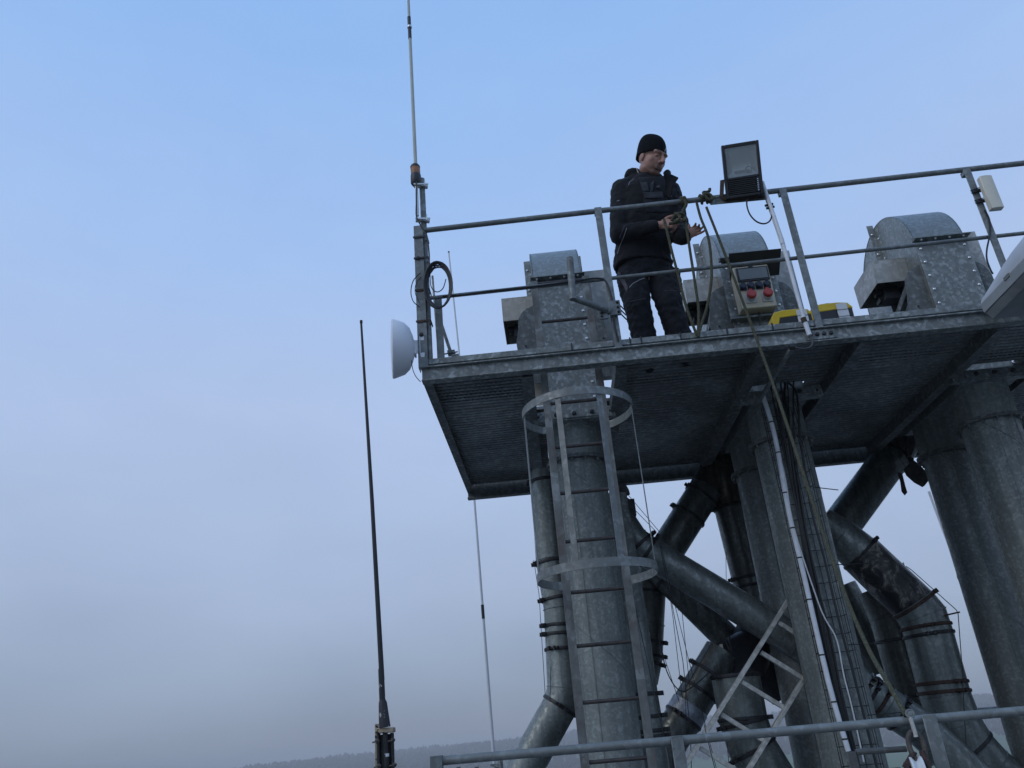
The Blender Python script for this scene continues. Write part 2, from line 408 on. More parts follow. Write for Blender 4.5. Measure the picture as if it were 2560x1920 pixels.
def thing(name, label, cat, loc, group=None):
    o = bpy.data.objects.new(name, None); o.empty_display_size = .1; col.objects.link(o); o.location = V(loc) * SC[0]
    o['label'] = label; o['category'] = cat
    if group: o['group'] = group
    return o
def single(mb, name, mat, label, cat, loc, group=None, sharp=35, bev=0):
    """a thing that is one mesh, its origin at loc"""
    loc = V(loc) * SC[0]; me = mb.mesh(name, loc); ob = bpy.data.objects.new(name, me); col.objects.link(ob); ob.location = loc
    me.materials.append(M[mat]); me.polygons.foreach_set('use_smooth', [True] * len(me.polygons)); me.set_sharp_from_angle(angle=R_(sharp))
    if bev:
        b = ob.modifiers.new('bevel', 'BEVEL'); b.width = bev; b.segments = 1; b.limit_method = 'ANGLE'; b.angle_limit = R_(50)
    ob['label'] = label; ob['category'] = cat
    if group: ob['group'] = group
    return ob
def smoothpath(pts, k=6):       # Catmull-Rom through points
    pts = [V(p) for p in pts]; out = []
    for i in range(len(pts) - 1):
        p0 = pts[max(i - 1, 0)]; p1 = pts[i]; p2 = pts[i + 1]; p3 = pts[min(i + 2, len(pts) - 1)]
        for j in range(k):
            t = j / k
            out.append(.5 * ((2 * p1) + (p2 - p0) * t + (2 * p0 - 5 * p1 + 4 * p2 - p3) * t * t + (3 * p1 - p0 - 3 * p2 + p3) * t ** 3))
    out.append(pts[-1]); return out
def bolt(mb, p, d, r=.009, h=.008):
    mb.lathe([(r, 0), (r, h * .6), (r * .6, h)], 8, p, d)

# ================================================================== SETTING
GZ = -28.0
def terrain_h(x, y):
    d = math.hypot(x, y); a = math.atan2(x, y)
    rise = max(0.0, min(1.0, (d - 880) / 900)); rise = rise * rise * (3 - 2 * rise)
    top = 29 + 7 * math.sin(a * 2.3 + .8) + 5 * math.sin(a * 7 + 1) + 2.5 * math.sin(a * 17)
    left = max(0.0, min(1.0, (a + .74) / .42)) if -2.2 < a < 2.2 else .6
    return GZ + rise * top * (.30 + .70 * left) + 1.2 * math.sin(x * .004) * math.sin(y * .005 + 1)
def grid_mesh(r0, r1, nr, na, name, zoff=0.0):
    vs = []; fs = []
    for i in range(nr + 1):
        r = r0 + (r1 - r0) * (i / nr) ** 1.4
        for j in range(na):
            a = 2 * math.pi * j / na; x, y = r * math.sin(a), r * math.cos(a); vs.append((x, y, terrain_h(x, y) + zoff))
    for i in range(nr):
        for j in range(na): fs.append((i * na + j, i * na + (j + 1) % na, (i + 1) * na + (j + 1) % na, (i + 1) * na + j))
    if r0 == 0: pass
    me = bpy.data.meshes.new(name); me.from_pydata(vs, [], [f[::-1] for f in fs]); me.update()
    me.polygons.foreach_set('use_smooth', [True] * len(me.polygons)); return me
def field_mat():
    m, t, b = newmat('green_field')
    n = noise_tex(t, coords(t, (1, 3, 1)), .02, 5, .6); n2 = noise_tex(t, coords(t), .8, 3)
    r = ramp(t, n.outputs['Fac'], [(.3, (.045, .10, .03)), (.55, (.07, .15, .045)), (.75, (.11, .16, .06))])
    r2 = ramp(t, n2.outputs['Fac'], [(.3, .75), (.7, 1.0)])
    t.links.new(mixc(t, 1.0, r.outputs[0], r2.outputs[0], 'MULTIPLY'), b.inputs['Base Color']); b.inputs['Roughness'].default_value = .95
    return m
M['field'] = field_mat()
M['yard'] = plain('grey_bounce_ground', (.16, .158, .155), .9, 0, .3, .3)
M['woodland'] = plain('bare_woodland', (.05, .042, .03), .95, 0, .5, .05)
g = bpy.data.objects.new('ground', grid_mesh(0.5, 4200, 70, 180, 'ground')); col.objects.link(g)
g.data.materials.append(M['field']); g['kind'] = 'structure'
bounce_ob = bpy.data.objects.new('yard', grid_mesh(.2, 260, 12, 64, 'yard', .35)); col.objects.link(bounce_ob); bounce_ob.data.materials.append(M['yard']); bounce_ob['kind'] = 'structure'  # unseen grey disc below the tower, added to set bounce light under the deck
# woodland on the ridges: reads as one mass
wb = MB()
rng = random.Random(3)
proto = []
for k in range(10):
    vs = []; fs = []
    conif = k % 3 != 0; n = 6; lv = 5
    for i in range(lv):
        f = i / (lv - 1)
        rr = (1 - f) ** .8 * .32 + .02 if conif else math.sin(math.pi * (.16 + .80 * f)) * .42
        for j in range(n):
            an = 2 * math.pi * (j + .5 * (i % 2)) / n; q = rr * rng.uniform(.6, 1.3)
            vs.append(V((q * math.cos(an), q * math.sin(an), .08 + f * .92 + rng.uniform(-.07, .07))))
    for i in range(lv - 1):
        for j in range(n): fs.append((i * n + j, i * n + (j + 1) % n, (i + 1) * n + (j + 1) % n, (i + 1) * n + j))
    proto.append((vs, fs))
tv = []; tf = []
for i in range(15000):
    a = rng.uniform(-.80, .80); d = rng.uniform(930, 2050) if i % 3 else rng.uniform(1500, 2000)
    x, y = d * math.sin(a), d * math.cos(a)
    if noise.noise(V((x * .004, y * .004, 0))) < -.38 and d > 1000: continue
    h = rng.uniform(8, 15) * (1 + .35 * noise.noise(V((x * .01, y * .01, 5)))); w = h * rng.uniform(.7, 1.1)
    vs, fs = proto[rng.randrange(10)]; z = terrain_h(x, y) - .5; k = len(tv); ca, sa = math.cos(i), math.sin(i)
    for p in vs: tv.append((x + w * (p.x * ca - p.y * sa), y + w * (p.x * sa + p.y * ca), z + h * p.z))
    for f in fs: tf.append(tuple(q + k for q in f))
me = bpy.data.meshes.new('woodland'); me.from_pydata(tv, [], tf); me.update()
wd = bpy.data.objects.new('woodland', me); col.objects.link(wd); me.materials.append(M['woodland'])
wd['kind'] = 'stuff'; wd['label'] = 'dim woodland on the far hills fading into fog'; wd['category'] = 'woodland'

# ================================================================== UPPER PLATFORM
FZ = 2.30                     # walking surface
XL, XR, YF, YB = -.715, 4.62, 4.72, 7.30
plat = thing('steel_platform', 'raised galvanised steel platform with grated deck the man stands on', 'platform', (1.7, 6.0, 2.2))
b = MB(); b.span((XL, YF - .004, 2.214), (XR, YF + .004, 2.296)); b.span((XL - .006, YF - .030, 2.292), (XR, YF + .05, 2.301)); b.span((XL - .004, YF - .012, 2.206), (XR, YF + .06, 2.215))
b.build('front_beam', 'steel', plat, bev=.002)
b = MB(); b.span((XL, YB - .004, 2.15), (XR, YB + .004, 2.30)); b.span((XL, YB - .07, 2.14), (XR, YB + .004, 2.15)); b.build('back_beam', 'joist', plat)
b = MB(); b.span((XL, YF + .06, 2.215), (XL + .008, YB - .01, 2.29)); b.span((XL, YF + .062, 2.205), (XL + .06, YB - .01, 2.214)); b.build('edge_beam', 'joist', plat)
JX = [-.04, .58, 1.49, 2.15, 3.03, 3.68, 4.56]
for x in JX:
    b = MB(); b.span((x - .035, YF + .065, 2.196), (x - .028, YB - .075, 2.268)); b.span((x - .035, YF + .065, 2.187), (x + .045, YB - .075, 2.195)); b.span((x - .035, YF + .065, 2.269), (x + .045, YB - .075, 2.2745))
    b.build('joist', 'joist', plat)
def deck_panel(x0, x1, y0, y1):
    n = max(2, int((y1 - y0) / .05)); w = (y1 - y0) / n; vs = []; fs = []; z0, z1 = 2.2755, 2.299
    ys = []
    for i in range(n):
        y = y0 + i * w; ys += [(y + .0 * w, z0), (y + .56 * w, z0), (y + .68 * w, z1), (y + .88 * w, z1)]
    ys += [(y1, z0)]
    for (y, z) in ys: vs += [(x0, y, z), (x1, y, z)]
    for i in range(len(ys) - 1): fs.append((2 * i, 2 * i + 2, 2 * i + 3, 2 * i + 1))
    k = len(vs); vs += [(x0, y0, 2.3), (x1, y0, 2.3), (x0, y1, 2.3), (x1, y1, 2.3)]
    fs += [(k, k + 1, k + 3, k + 2), (0, 1, k + 1, k), (2 * len(ys) - 2, k + 2, k + 3, 2 * len(ys) - 1)]
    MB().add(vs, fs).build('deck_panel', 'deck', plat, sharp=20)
YR = [4.79, 5.43, 6.24, 7.27]
for (x0, x1) in ((-.70, -.055), (.565, 1.475), (2.135, 3.015), (3.665, 4.60)):
    for a, c in zip(YR[:-1], YR[1:]): deck_panel(x0, x1, a + .003, c - .003)
for (x0, x1) in ((1.477, 2.133), (3.017, 3.663)):
    deck_panel(x0, x1, 4.793, 5.52); deck_panel(x0, x1, 6.76, 7.267)
deck_panel(-.053, .563, 6.76, 7.267)
for cx_ in (1.793, 3.333):
    for (x0, x1) in ((cx_ - .316, cx_ - .206), (cx_ + .206, cx_ + .33)): deck_panel(x0, x1, 5.53, 6.75)
deck_panel(.484, .563, 5.53, 6.75); deck_panel(-.053, .066, 5.56, 6.75)
# splice plate with bolts on the front beam
b = MB(); p = P(2010, 828, Y=YF - .006); q = P(2085, 820, Y=YF - .006); zc = 2.255
b.span((p.x, YF - .012, zc - .035), (q.x, YF - .004, zc + .033)); sp = b.build('splice_plate', 'steel', plat, bev=.002)
b = MB()
for i in range(4): bolt(b, (p.x + .03 + (q.x - p.x - .06) * i / 3, YF - .012, zc), (0, -1, 0), .014, .014)
b.build('bolts', 'darkbolt', sp)

# guard rail
rail = thing('guard_rail', 'galvanised tubular guard rail along the front of the raised platform', 'guard rail', (1.7, 4.75, FZ))
ra, rb = V((-.665, 4.75, 3.400)), V((4.5, 4.75, 3.446))
MB().tube([ra, rb], .0195, 16).build('top_rail', 'rail', rail)
ma_, mb_ = P(1060, 747, Y=4.75), P(2560, 583, Y=4.75); mb_ = ma_ + (mb_ - ma_) * 1.22
MB().tube([ma_, mb_], .0135, 12).build('mid_rail', 'rail', rail)
for x in (.575, 1.875, 3.155, 4.44):
    b = MB(); b.span((x - .025, 4.722, 2.300), (x + .025, 4.728, 3.425)); b.span((x + .019, 4.728, 2.300), (x + .025, 4.772, 3.425))
    b.prism([(x - .025, 4.7285, 3.38), (x + .0185, 4.7285, 3.38), (x + .0185, 4.7285, 3.43), (x - .012, 4.7285, 3.43), (x - .025, 4.7285, 3.415)], (0, .045, 0))
    b.build('post', 'rail', rail, bev=.002)
b = MB(); b.span((XL + .03, 4.735, 2.332), (XR, 4.741, 2.372)); b.span((XL + .03, 4.741, 2.332), (XR, 4.765, 2.337)); b.build('toe_board', 'steel', rail, bev=.0015)
b = MB()
for (u, v) in (c5(1190, 205), c2(430, 1640), c2(730, 1635), c2(1080, 1590), c2(1420, 1545), c2(345, 1640)):
    q = P(u, v, Y=4.73); b.span((q.x - .004, 4.729, 2.325), (q.x + .004, 4.748, 2.38))
b.build('cable_ties', 'rubber', rail)
# corner post, stub mast, back stay at the left end
cp = thing('corner_post', 'bolted angle iron corner post at the left end of the platform', 'post', (-.70, 4.75, FZ))
b = MB(); b.span((-.737, 4.716, 2.302), (-.672, 4.722, 3.425)); b.span((-.737, 4.722, 2.302), (-.731, 4.79, 3.425)); b.build('angle', 'rail', cp, bev=.002)
b = MB(); b.span((-.622, 4.80, 2.302), (-.572, 4.806, 2.87)); b.span((-.622, 4.806, 2.302), (-.616, 4.85, 2.87)); b.build('back_angle', 'rail', cp, bev=.002)
MB().tube(L([c1(470, 1160), c1(575, 1475)], 4.92), .012, 10).build('stay', 'rail', cp); MB().tube(L([c1(455, 980), c1(500, 1545)], 5.1), .008, 8).build('stay', 'rail', cp)
b = MB()
for (x, y) in ((575, 1465), (600, 1490)):
    q = P(*c1(x, y), Y=4.9); b.box(q, (.05, .06, .02))
q = P(*c1(560, 1470), Y=4.9); b.tube([q - V((.06, 0, 0)), q + V((.06, 0, .01))], .005, 8); q = P(*c1(575, 1530), Y=4.9); b.span(q - V((.03, .02, .03)), q + V((.03, .02, .04))); b.build('stay_clamp', 'steel', cp)
b = MB()
for (x, y) in ((365, 870), (385, 1350)): bolt(b, P(*c1(x, y), Y=4.714), (0, -1, 0), .014, .014)
b.build('bolts', 'darkbolt', cp)
ms_ = thing('stub_mast', 'short galvanised tube mast strapped to the corner post, carrying the tall antenna', 'mast', (-.675, 4.775, FZ))
MB().tube([(-.668, 4.775, 2.36), (-.672, 4.775, 3.875)], .021, 14).build('tube', 'rail', ms_)
for (x, y) in ((385, 748), (390, 880), (400, 1080), (405, 1275)):
    q = P(*c1(x, y), Y=4.74); b = MB(); b.span((-.742, 4.708, q.z - .007), (-.64, 4.714, q.z + .007)); b.span((-.646, 4.714, q.z - .007), (-.640, 4.80, q.z + .007)); b.build('strap', 'rusty' if y > 1000 else 'clamp', ms_)

# ================================================================== BUCKET ELEVATORS
def leg_tube(b, cx_, cy_, r, z0, z1): b.tube([(cx_, cy_, z0), (cx_, cy_, z1)], r, 36)
def elevator(cx_, label):
    e = thing('bucket_elevator', label, 'bucket elevator', (cx_, 5.1, FZ / SC[0]), 'bucket elevator heads standing in a row through the platform')
    hw = .178
    def W(x, y, z): return V((cx_ + x, 5.1 + y, FZ + z))
    arc = [(.5 - .5 * math.cos(math.pi * i / 26), .77 + .5 * math.sin(math.pi * i / 26)) for i in range(27)]
    b = MB(); vs = []; fs = []
    for (y, z) in arc: vs += [W(-hw - .004, y, z), W(hw + .004, y, z)]
    for i in range(26): fs.append((2 * i, 2 * i + 1, 2 * i + 3, 2 * i + 2))
    vs += [W(-hw - .004, 1.0, -.05), W(hw + .004, 1.0, -.05)]; fs.append((52, 53, 55, 54))
    b.add(vs, fs)
    hd = b.build('hood', 'hood', e, sharp=40)
    for s in (-1, 1):
        b = MB(); pl = [W(s * hw, 0.002, -.25)] + [W(s * hw, y, z) for y, z in arc] + [W(s * hw, .998, -.25)]
        b.prism(pl, (-s * .006, 0, 0)); sp_ = b.build('side_panel', 'hood', e)
        b = MB(); b.span(W(s * hw, .44, .02), W(s * (hw + .004), .56, 1.262)); b.span(W(s * (hw + .004), .497, .02), W(s * (hw + .055), .503, 1.30)); b.build('seam_flange', 'sheet', sp_, bev=.002)
        b = MB()
        for k in range(7):
            z = .1 + k * .185
            bolt(b, W(s * (hw + .032), .497, z), (0, -1, 0), .010, .010); bolt(b, W(s * (hw + .004), .465, z - .06), (s, 0, 0), .009, .009)
        b.build('bolts', 'bolt', sp_)
    b = MB(); b.span(W(-hw - .006, -.006, -.25), W(hw + .006, -.002, .80)); fp = b.build('front_panel', 'sheet', e, bev=.0015)
    b = MB()
    for s in (-1, 1):
        for k in range(9): bolt(b, W(s * (hw - .022), -.006, -.16 + k * .112), (0, -1, 0), .010, .009)
    b.build('bolts', 'bolt', fp)
    b = MB(); b.span(W(-hw - .02, -.062, .796), W(hw + .02, .0, .802)); b.span(W(-hw - .02, -.0065, .802), W(hw + .02, -.0015, .835)); tf_ = b.build('front_flange', 'steel', e, bev=.001)
    b = MB()
    for k in range(4): bolt(b, W(-.15 + k * .1, -.04, .796), (0, 0, -1), .009, .012)
    b.build('bolts', 'bolt', tf_)
    # bearing housings with rounded brackets on both sides
    b = MB(); x0, x1 = -.43, -hw
    b.span(W(x0, .20, .605), W(x1, .206, .795)); b.span(W(x0, .206, .605), W(x0 + .005, .59, .795)); b.span(W(x0, .20, .795), W(x1, .59, .801)); b.span(W(x0 + .005, .585, .605), W(x1, .59, .795))
    b.build('bearing_guard', 'cream_sheet' if cx_ < 1 else 'plate', e, bev=.0015)
    b = MB(); b.tube([W(-.40, .35, .60), W(-.19, .35, .60)], .03, 14); b.box(W(-.30, .35, .57), (.11, .12, .1)); b.box(W(-.36, .38, .545), (.03, .07, .03)); b.box(W(-.36, .38, .625), (.03, .07, .02)); b.build('bearing', 'soot', e)
    for s in (-1, 1):
        k = .235 if s < 0 else .20
        pr = [W(s * hw, .04, .0), W(s * (hw + k - .09), .04, .0), W(s * (hw + k - .07), .04, .33)] + [W(s * (hw + k * (.60 + .08 * i / 6) * math.cos(R_(i * 13))), .04, .45 + .17 * math.sin(R_(i * 13))) for i in range(7)] + [W(s * hw, .04, .635)]
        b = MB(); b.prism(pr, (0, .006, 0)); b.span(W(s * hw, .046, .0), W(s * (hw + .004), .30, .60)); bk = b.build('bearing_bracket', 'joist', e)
        b = MB()
        for (bx, bz) in ((.04, .1), (.09, .15), (.05, .25), (.1, .3)): b.tube([W(s * (hw + bx), .034, bz), W(s * (hw + bx), .039, bz)], .007, 8)
        b.build('bolt_holes', 'black_metal', bk)
    b = MB(); b.span(W(.14, .215, .05), W(.405, .22, .975)); b.span(W(.40, .22, .05), W(.405, .55, .975)); b.build('guard_plate', 'plate', e, bev=.0015)
    b = MB(); b.bar(W(-.27, .06, .50), W(-.34, .9, .10), .04, .05); b.build('support_strut', 'joist', e)
    # collar clamp under the deck, then two round legs
    b = MB(); b.span((cx_ - .275, 5.028, 1.962), (cx_ + .275, 5.034, 2.036)); b.span((cx_ - .275, 5.034, 1.962), (cx_ + .275, 5.09, 1.968)); b.span((cx_ - .19, 5.018, 1.972), (cx_ + .19, 5.027, 2.028)); cl = b.build('collar', 'steel', e, bev=.002)
    b = MB()
    for k in range(3): bolt(b, (cx_ - .12 + k * .12, 5.018, 2.0), (0, -1, 0), .015, .016)
    for s in (-1, 1): bolt(b, (cx_ + s * .24, 5.028, 2.0), (0, -1, 0), .009, .004)
    b.build('bolts', 'darkbolt', cl)
    b = MB(); b.span((cx_ - .185, 5.096, 1.97), (cx_ + .185, 6.10, 2.052)); b.build('throat', 'leg', e)
    for cyl in (5.275, 5.925):
        b = MB(); leg_tube(b, cx_, cyl, .184, 1.735, 1.99); leg_tube(b, cx_, cyl, .179, -22, 1.735); lg = b.build('leg', 'leg', e)
        b = MB(); b.tube([(cx_, cyl, 1.715), (cx_, cyl, 1.727)], .215, 36); b.tube([(cx_, cyl, 1.729), (cx_, cyl, 1.741)], .215, 36)
        for k in range(14):
            a = 2 * math.pi * k / 14; bolt(b, (cx_ + .199 * math.cos(a), cyl + .199 * math.sin(a), 1.715), (0, 0, -1), .009, .02)
        b.build('flange', 'joist', lg)
        b = MB()
        pts = [(cx_ +   .1795 * math.cos(a), cyl +   .1795 * math.sin(a), 1.7 - (a - 4) * .17) for a in [4 + .2 * i for i in range(130)]]
        b.tube(pts, .0022, 5); b.build('spiral_seam', 'pipe', lg)
        b = MB()
        for a in (-1.9, -1.1): b.bar((cx_ + .180 * math.cos(a), cyl + .180 * math.sin(a), -5), (cx_ + .180 * math.cos(a), cyl + .180 * math.sin(a), 1.71), .004, .003, (0, 1, 0))
        b.build('lap_seam', 'pipe', lg)
    if cx_ < 1:
        b = MB(); b.prism(L([(1318, 925), (1352, 925), (1366, 1012), (1326, 1016)], 5.22), (0, .004, 0)); b.build('side_sheet', 'cream_sheet', e)
    return e
SC[0] = 1.1
elevator(.25, 'galvanised bucket elevator right behind the caged ladder')
elevator(1.63, 'galvanised bucket elevator behind the cream socket box')
elevator(3.03, 'galvanised bucket elevator at the far right, under the ivory panel antenna')
SC[0] = 1.0

# ================================================================== CAGED LADDER
lad = thing('caged_ladder', 'fixed steel ladder with safety cage hoops rising through the platform', 'ladder', (.25, 4.87, -1.12))
for (x0, x1) in ((.050, .098), (.412, .462)):
    b = MB(); b.span((x0, 4.862, -1.12), (x1, 4.87, 2.96)); b.span((x0 if x0 < .2 else x1 - .007, 4.87, -1.12), ((x0 if x0 < .2 else x1 - .007) + .007, 4.91, 2.96)); b.build('stile', 'stile', lad, bev=.0015)
for i in range(14):
    z = -1.02 + .305 * i
    q = MB(); q.tube([(.06, 4.885, z), (.45, 4.885, z)], .0115, 10); q.build('rung', 'rung', lad)
CX, CY, CR = .25, 4.605, .335
def hoop(zc):
    a0 = math.acos(min(1, .20 / CR)); vs = []; fs = []; b = MB()
    pts = [(.055, 4.862)]
    st, en = math.pi - math.asin((4.862 - CY) / CR) * 1.0, 2 * math.pi + math.asin((4.862 - CY) / CR)
    st = math.pi - .86
    en = 2 * math.pi + .86
    ring = [(CX + CR * math.cos(st + (en - st) * i / 48), CY + CR * math.sin(st + (en - st) * i / 48)) for i in range(49)]
    ring = [(.052, 4.861)] + ring + [(.46, 4.861)]
    for (x, y) in ring:
        d = V((x - CX, y - CY, 0)).normalized() * .005
        vs += [(x, y, zc - .024), (x, y, zc + .024), (x + d.x, y + d.y, zc + .024), (x + d.x, y + d.y, zc - .024)]
    for i in range(len(ring) - 1):
        for j in range(4): fs.append((4 * i + j, 4 * i + (j + 1) % 4, 4 * i + 4 + (j + 1) % 4, 4 * i + 4 + j))
    b.add(vs, fs); return b.build('hoop', 'rail', lad)
for z in (1.84, .85): hoop(z)
for a in (-math.pi + .18, -math.pi / 2 - .37, -math.pi / 2 + .37, -.18):
    x, y = CX + (CR - .004) * math.cos(a), CY + (CR - .004) * math.sin(a); d = V((math.cos(a), math.sin(a), 0))
    b = MB(); b.bar((x, y, .83), (x, y, 1.86), .034, .005, d); b.build('cage_bar', 'rail', lad)

# ================================================================== FOREGROUND RAIL ON THE LOWER PLATFORM
lp = thing('lower_platform', 'lower steel platform carrying the foreground rail', 'platform', (1.5, 5.5, -1.2))
for i in range(9):
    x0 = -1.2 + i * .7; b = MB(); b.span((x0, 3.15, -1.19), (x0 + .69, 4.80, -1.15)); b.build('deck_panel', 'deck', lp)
b = MB(); b.span((-1.22, 3.14, -1.32), (5.1, 3.148, -1.14)); b.build('front_beam', 'steel', lp)
fr = thing('foreground_rail', 'wet galvanised guard rail crossing the bottom of the view', 'guard rail', (.5, 3.3, -1.15))
fa, fb = P(1092, 1903, Y=3.3), P(2560, 1777, Y=3.3); fe = fb + (fb - fa) * .6
MB().tube([fa, fe], .0165, 18).build('top_rail', 'rail', fr)
MB().tube([fa - V((0, 0, .52)), fe - V((0, 0, .52))], .0135, 12).build('mid_rail', 'rail', fr)
def fpost(u, v, w=.045):
    q = P(u, v, Y=3.28); b = MB(); b.span((q.x - w / 2, 3.272, -1.15), (q.x + w / 2, 3.278, q.z + .012)); b.span((q.x + w / 2 - .006, 3.278, -1.15), (q.x + w / 2, 3.315, q.z + .012)); b.build('post', 'rail', fr, bev=.002)
fpost(1090, 1898); fpost(1692, 1848); fpost(2322, 1795, .05)
for u in (1145, 1190, 1240):
    q = P(u, 1895, Y=3.36); MB().tube([(q.x, 3.36, -1.15), (q.x, 3.36, q.z - .03)], .008, 8).build('baluster', 'rail', fr)
br = thing('far_lower_rail', 'thin galvanised rail on the far side of the lower platform, seen between the pipes', 'guard rail', (3.6, 8.2, -1.15))
q0, q1 = P(*r6(1300, 625), Y=8.2), P(*r6(2212, 555), Y=8.2)
MB().tube([q0 - (q1 - q0) * .3, q1 + (q1 - q0)], .017, 10).build('top_rail', 'rail', br)
MB().tube([(q1.x, 8.2, -1.15), (q1.x, 8.2, q1.z)], .02, 10).build('post', 'rail', br)

# ================================================================== CHUTES (round spouting)
SC[0] = 1.1
def ring_at(p, d, r, w, mat, parent, lug=None, name='clamp'):
    d = V(d).normalized(); b = MB()
    b.lathe([(r + .001, -w), (r + .009, -w * .8), (r + .011, 0), (r + .009, w * .8), (r + .001, w)], 32, p, d, cap=False)
    if lug is not None:
        lg = V(lug); lg = (lg - d * lg.dot(d)).normalized(); t = d.cross(lg); c = V(p) + lg * (r + .018)
        rot = Matrix((t, lg, d)).transposed()
        b.box(c + t * .022, (.010, .034, w * 2.2), rot); b.box(c - t * .022, (.010, .034, w * 2.2), rot)
        b.tube([c - t * .045, c + t * .05], .007, 7); b.tube([c - t * .034, c - t * .046], .013, 6)
    return b.build(name, mat, parent)
def chute(label, pts, r, mat='chute', clamps=(), tape=None, extra=None):
    pts = [V(p) for p in pts]; c = thing('chute', label, 'chute', pts[-1])
    tb_ = MB().tube(pts, r, 32); pp = tb_.build('pipe', mat, c, sharp=25)
    for i in range(1, len(pts) - 1): MB().tube([p + (p - pts[i]).normalized() * .0015 for p in tb_.v[i * 32:(i + 1) * 32]], .0045, 5, closed=True).build('seam', mat, pp)
    for cl in clamps:
        i, t = cl[0], cl[1]; p = pts[i].lerp(pts[i + 1], t); d = pts[i + 1] - pts[i]
        rr = r if not hasattr(r, '__len__') else r[i] + (r[i + 1] - r[i]) * t
        ring_at(p, d, rr, .012, cl[3] if len(cl) > 3 else 'clamp', c, cl[2] if len(cl) > 2 else (-.7, -.7, .2))
    return c
# left side: pipe behind the ladder that turns down and left
chute('galvanised chute bending down to the left behind the caged ladder',
      L([c5(1010, 1050), c5(1050, 1659), c7(585, 500), c7(615, 1080), c7(590, 1190), c7(250, 1800), c7(20, 2300)], 5.75), .115, 'pipe',
      [(1, .05, (-1, -.3, 0)), (1, .8, (-1, -.4, 0)), (2, .22, (-1, -.3, 0)), (2, .33, (-1, -.3, 0)), (2, .52, (-.6, -1, 0)), (4, .03, (.2, -1, 0)), (0, .12, (-1, 0, 0))])
# B: valve box under the deck with two outlets
vb = thing('diverter_valve', 'dark stained two-way diverter valve under the platform, left of the middle elevator legs', 'valve', P(1800, 1190, Y=6.55))
b = MB(); b.tube([P(1800, 1110, Y=6.55), P(1798, 1175, Y=6.55)], .15, 24); b.tube([P(1800, 1165, Y=6.55), P(1762, 1228, Y=6.55)], [.15, .138], 24); b.tube([P(1800, 1165, Y=6.55), P(1826, 1265, Y=6.55)], [.15, .128], 24); b.build('body', 'brass', vb)
chute('dark chute slanting down to the left from the diverter valve', L([(1765, 1222), (1640, 1418), (1622, 1462), (1616, 1560), (1612, 1640), (1600, 1700)], 6.5), .135, 'chute',
      [(0, .1, (-1, -.4, 0)), (0, .36, (-1, -.2, .3)), (2, .2, (1, -.4, 0)), (3, .55, (1, -.3, 0)), (3, .98, (1, -.3, 0)), (4, .2, (1, -.3, 0))])
chute('dark vertical chute just left of the middle elevator legs', L([(1822, 1262), (1898, 1560), (1905, 1600)], 6.6), .125, 'chute', [(0, .03, (-1, -.2, 0)), (0, .63, (-1, -.3, 0)), (0, .70, (-1, -.3, 0))])
# A: chute crossing in front, fed from behind the ladder
chute('galvanised chute slanting down to the right in front of its neighbours', L([(1530, 1255), (1588, 1345), (1618, 1378), (1990, 1604), (2100, 1672)], 5.72), [.085, .088, .112, .112, .112], 'pipe', [(1, .5, (.3, -.4, 1)), (2, .01, (0, -.4, 1))])
chute('dark chute behind, slanting down to the right below the crossing pipes', L([(1640, 1420), (1720, 1500), (1818, 1596), (1850, 1640)], 6.35), .105, 'chute', [(0, .3, (0, -1, .4))])
# dark Y piece and the pipes below it
yb = thing('pipe_junction', 'black pipe junction box behind the slanted aluminium ladder', 'junction', P(1850, 1600, Y=6.1))
b = MB(); b.tube([P(1893, 1560, Y=6.2), P(1872, 1640, Y=6.1)], [.13, .15], 20); b.tube([P(1872, 1640, Y=6.1), P(1848, 1692, Y=6.0)], [.15, .15], 20); b.tube([P(1872, 1620, Y=6.1), P(1800, 1655, Y=6.1)], [.13, .12], 20); b.tube([P(1880, 1640, Y=6.2), P(1960, 1740, Y=6.2)], [.13, .10], 20); b.build('body', 'soot', yb)
b = MB(); b.bar(P(1822, 1592, Y=5.95), P(1832, 1650, Y=5.95), .02, .01); b.bar(P(1838, 1640, Y=5.93), P(1822, 1680, Y=5.93), .012, .01); b.tube([P(1812, 1600, Y=5.96), P(1830, 1636, Y=5.92)], .006, 8); b.build('lever', 'clamp', yb)
b = MB(); q = P(1804, 1620, Y=5.95); b.box(q, (.022, .004, .05)); b.build('sticker', 'panel_cream', yb)
chute('galvanised chute slanting down to the left, wrapped with grey tape', L([(1806, 1630), (1705, 1800), (1672, 1850), (1640, 1960)], 6.0), .125, 'chute', [(0, .33, (-1, -.2, .6)), (0, .58, (-1, 0, .5)), (0, .97, (-.6, -1, 0))])
p0, p1 = P(1806, 1630, Y=6.0), P(1705, 1800, Y=6.0)
b = MB(); b.lathe([(.127, -.05), (.131, -.045), (.130, 0), (.132, .04), (.127, .05)], 28, p0.lerp(p1, .88), p1 - p0, cap=False); single(b, 'tape_wrap', 'tape', 'wrinkled grey tape wrapped round a slanting chute', 'tape', p0.lerp(p1, .88))
chute('wide galvanised hopper pipe behind the slanted aluminium ladder', L([(1838, 1688), (1858, 1800), (1880, 1868), (1935, 1960), (1990, 2040)], 5.65), [.155, .152, .152, .152, .152], 'pipe', [(0, .03, (-1, -.6, 0)), (1, .1, (-1, -.3, 0)), (2, .05, (-1, -.3, 0)), (0, .98, (1, -.3, 0))])
chute('grey upright pipe close to the right of the caged ladder', L([(1588, 1560), (1612, 1740), (1630, 1850), (1648, 1990)], 5.55), .085, 'pipe', [(0, .98, (1, -.2, 0)), (1, .48, (1, -.3, 0)), (1, .8, (1, -.3, 0)), (1, .93, (1, -.3, 0))])
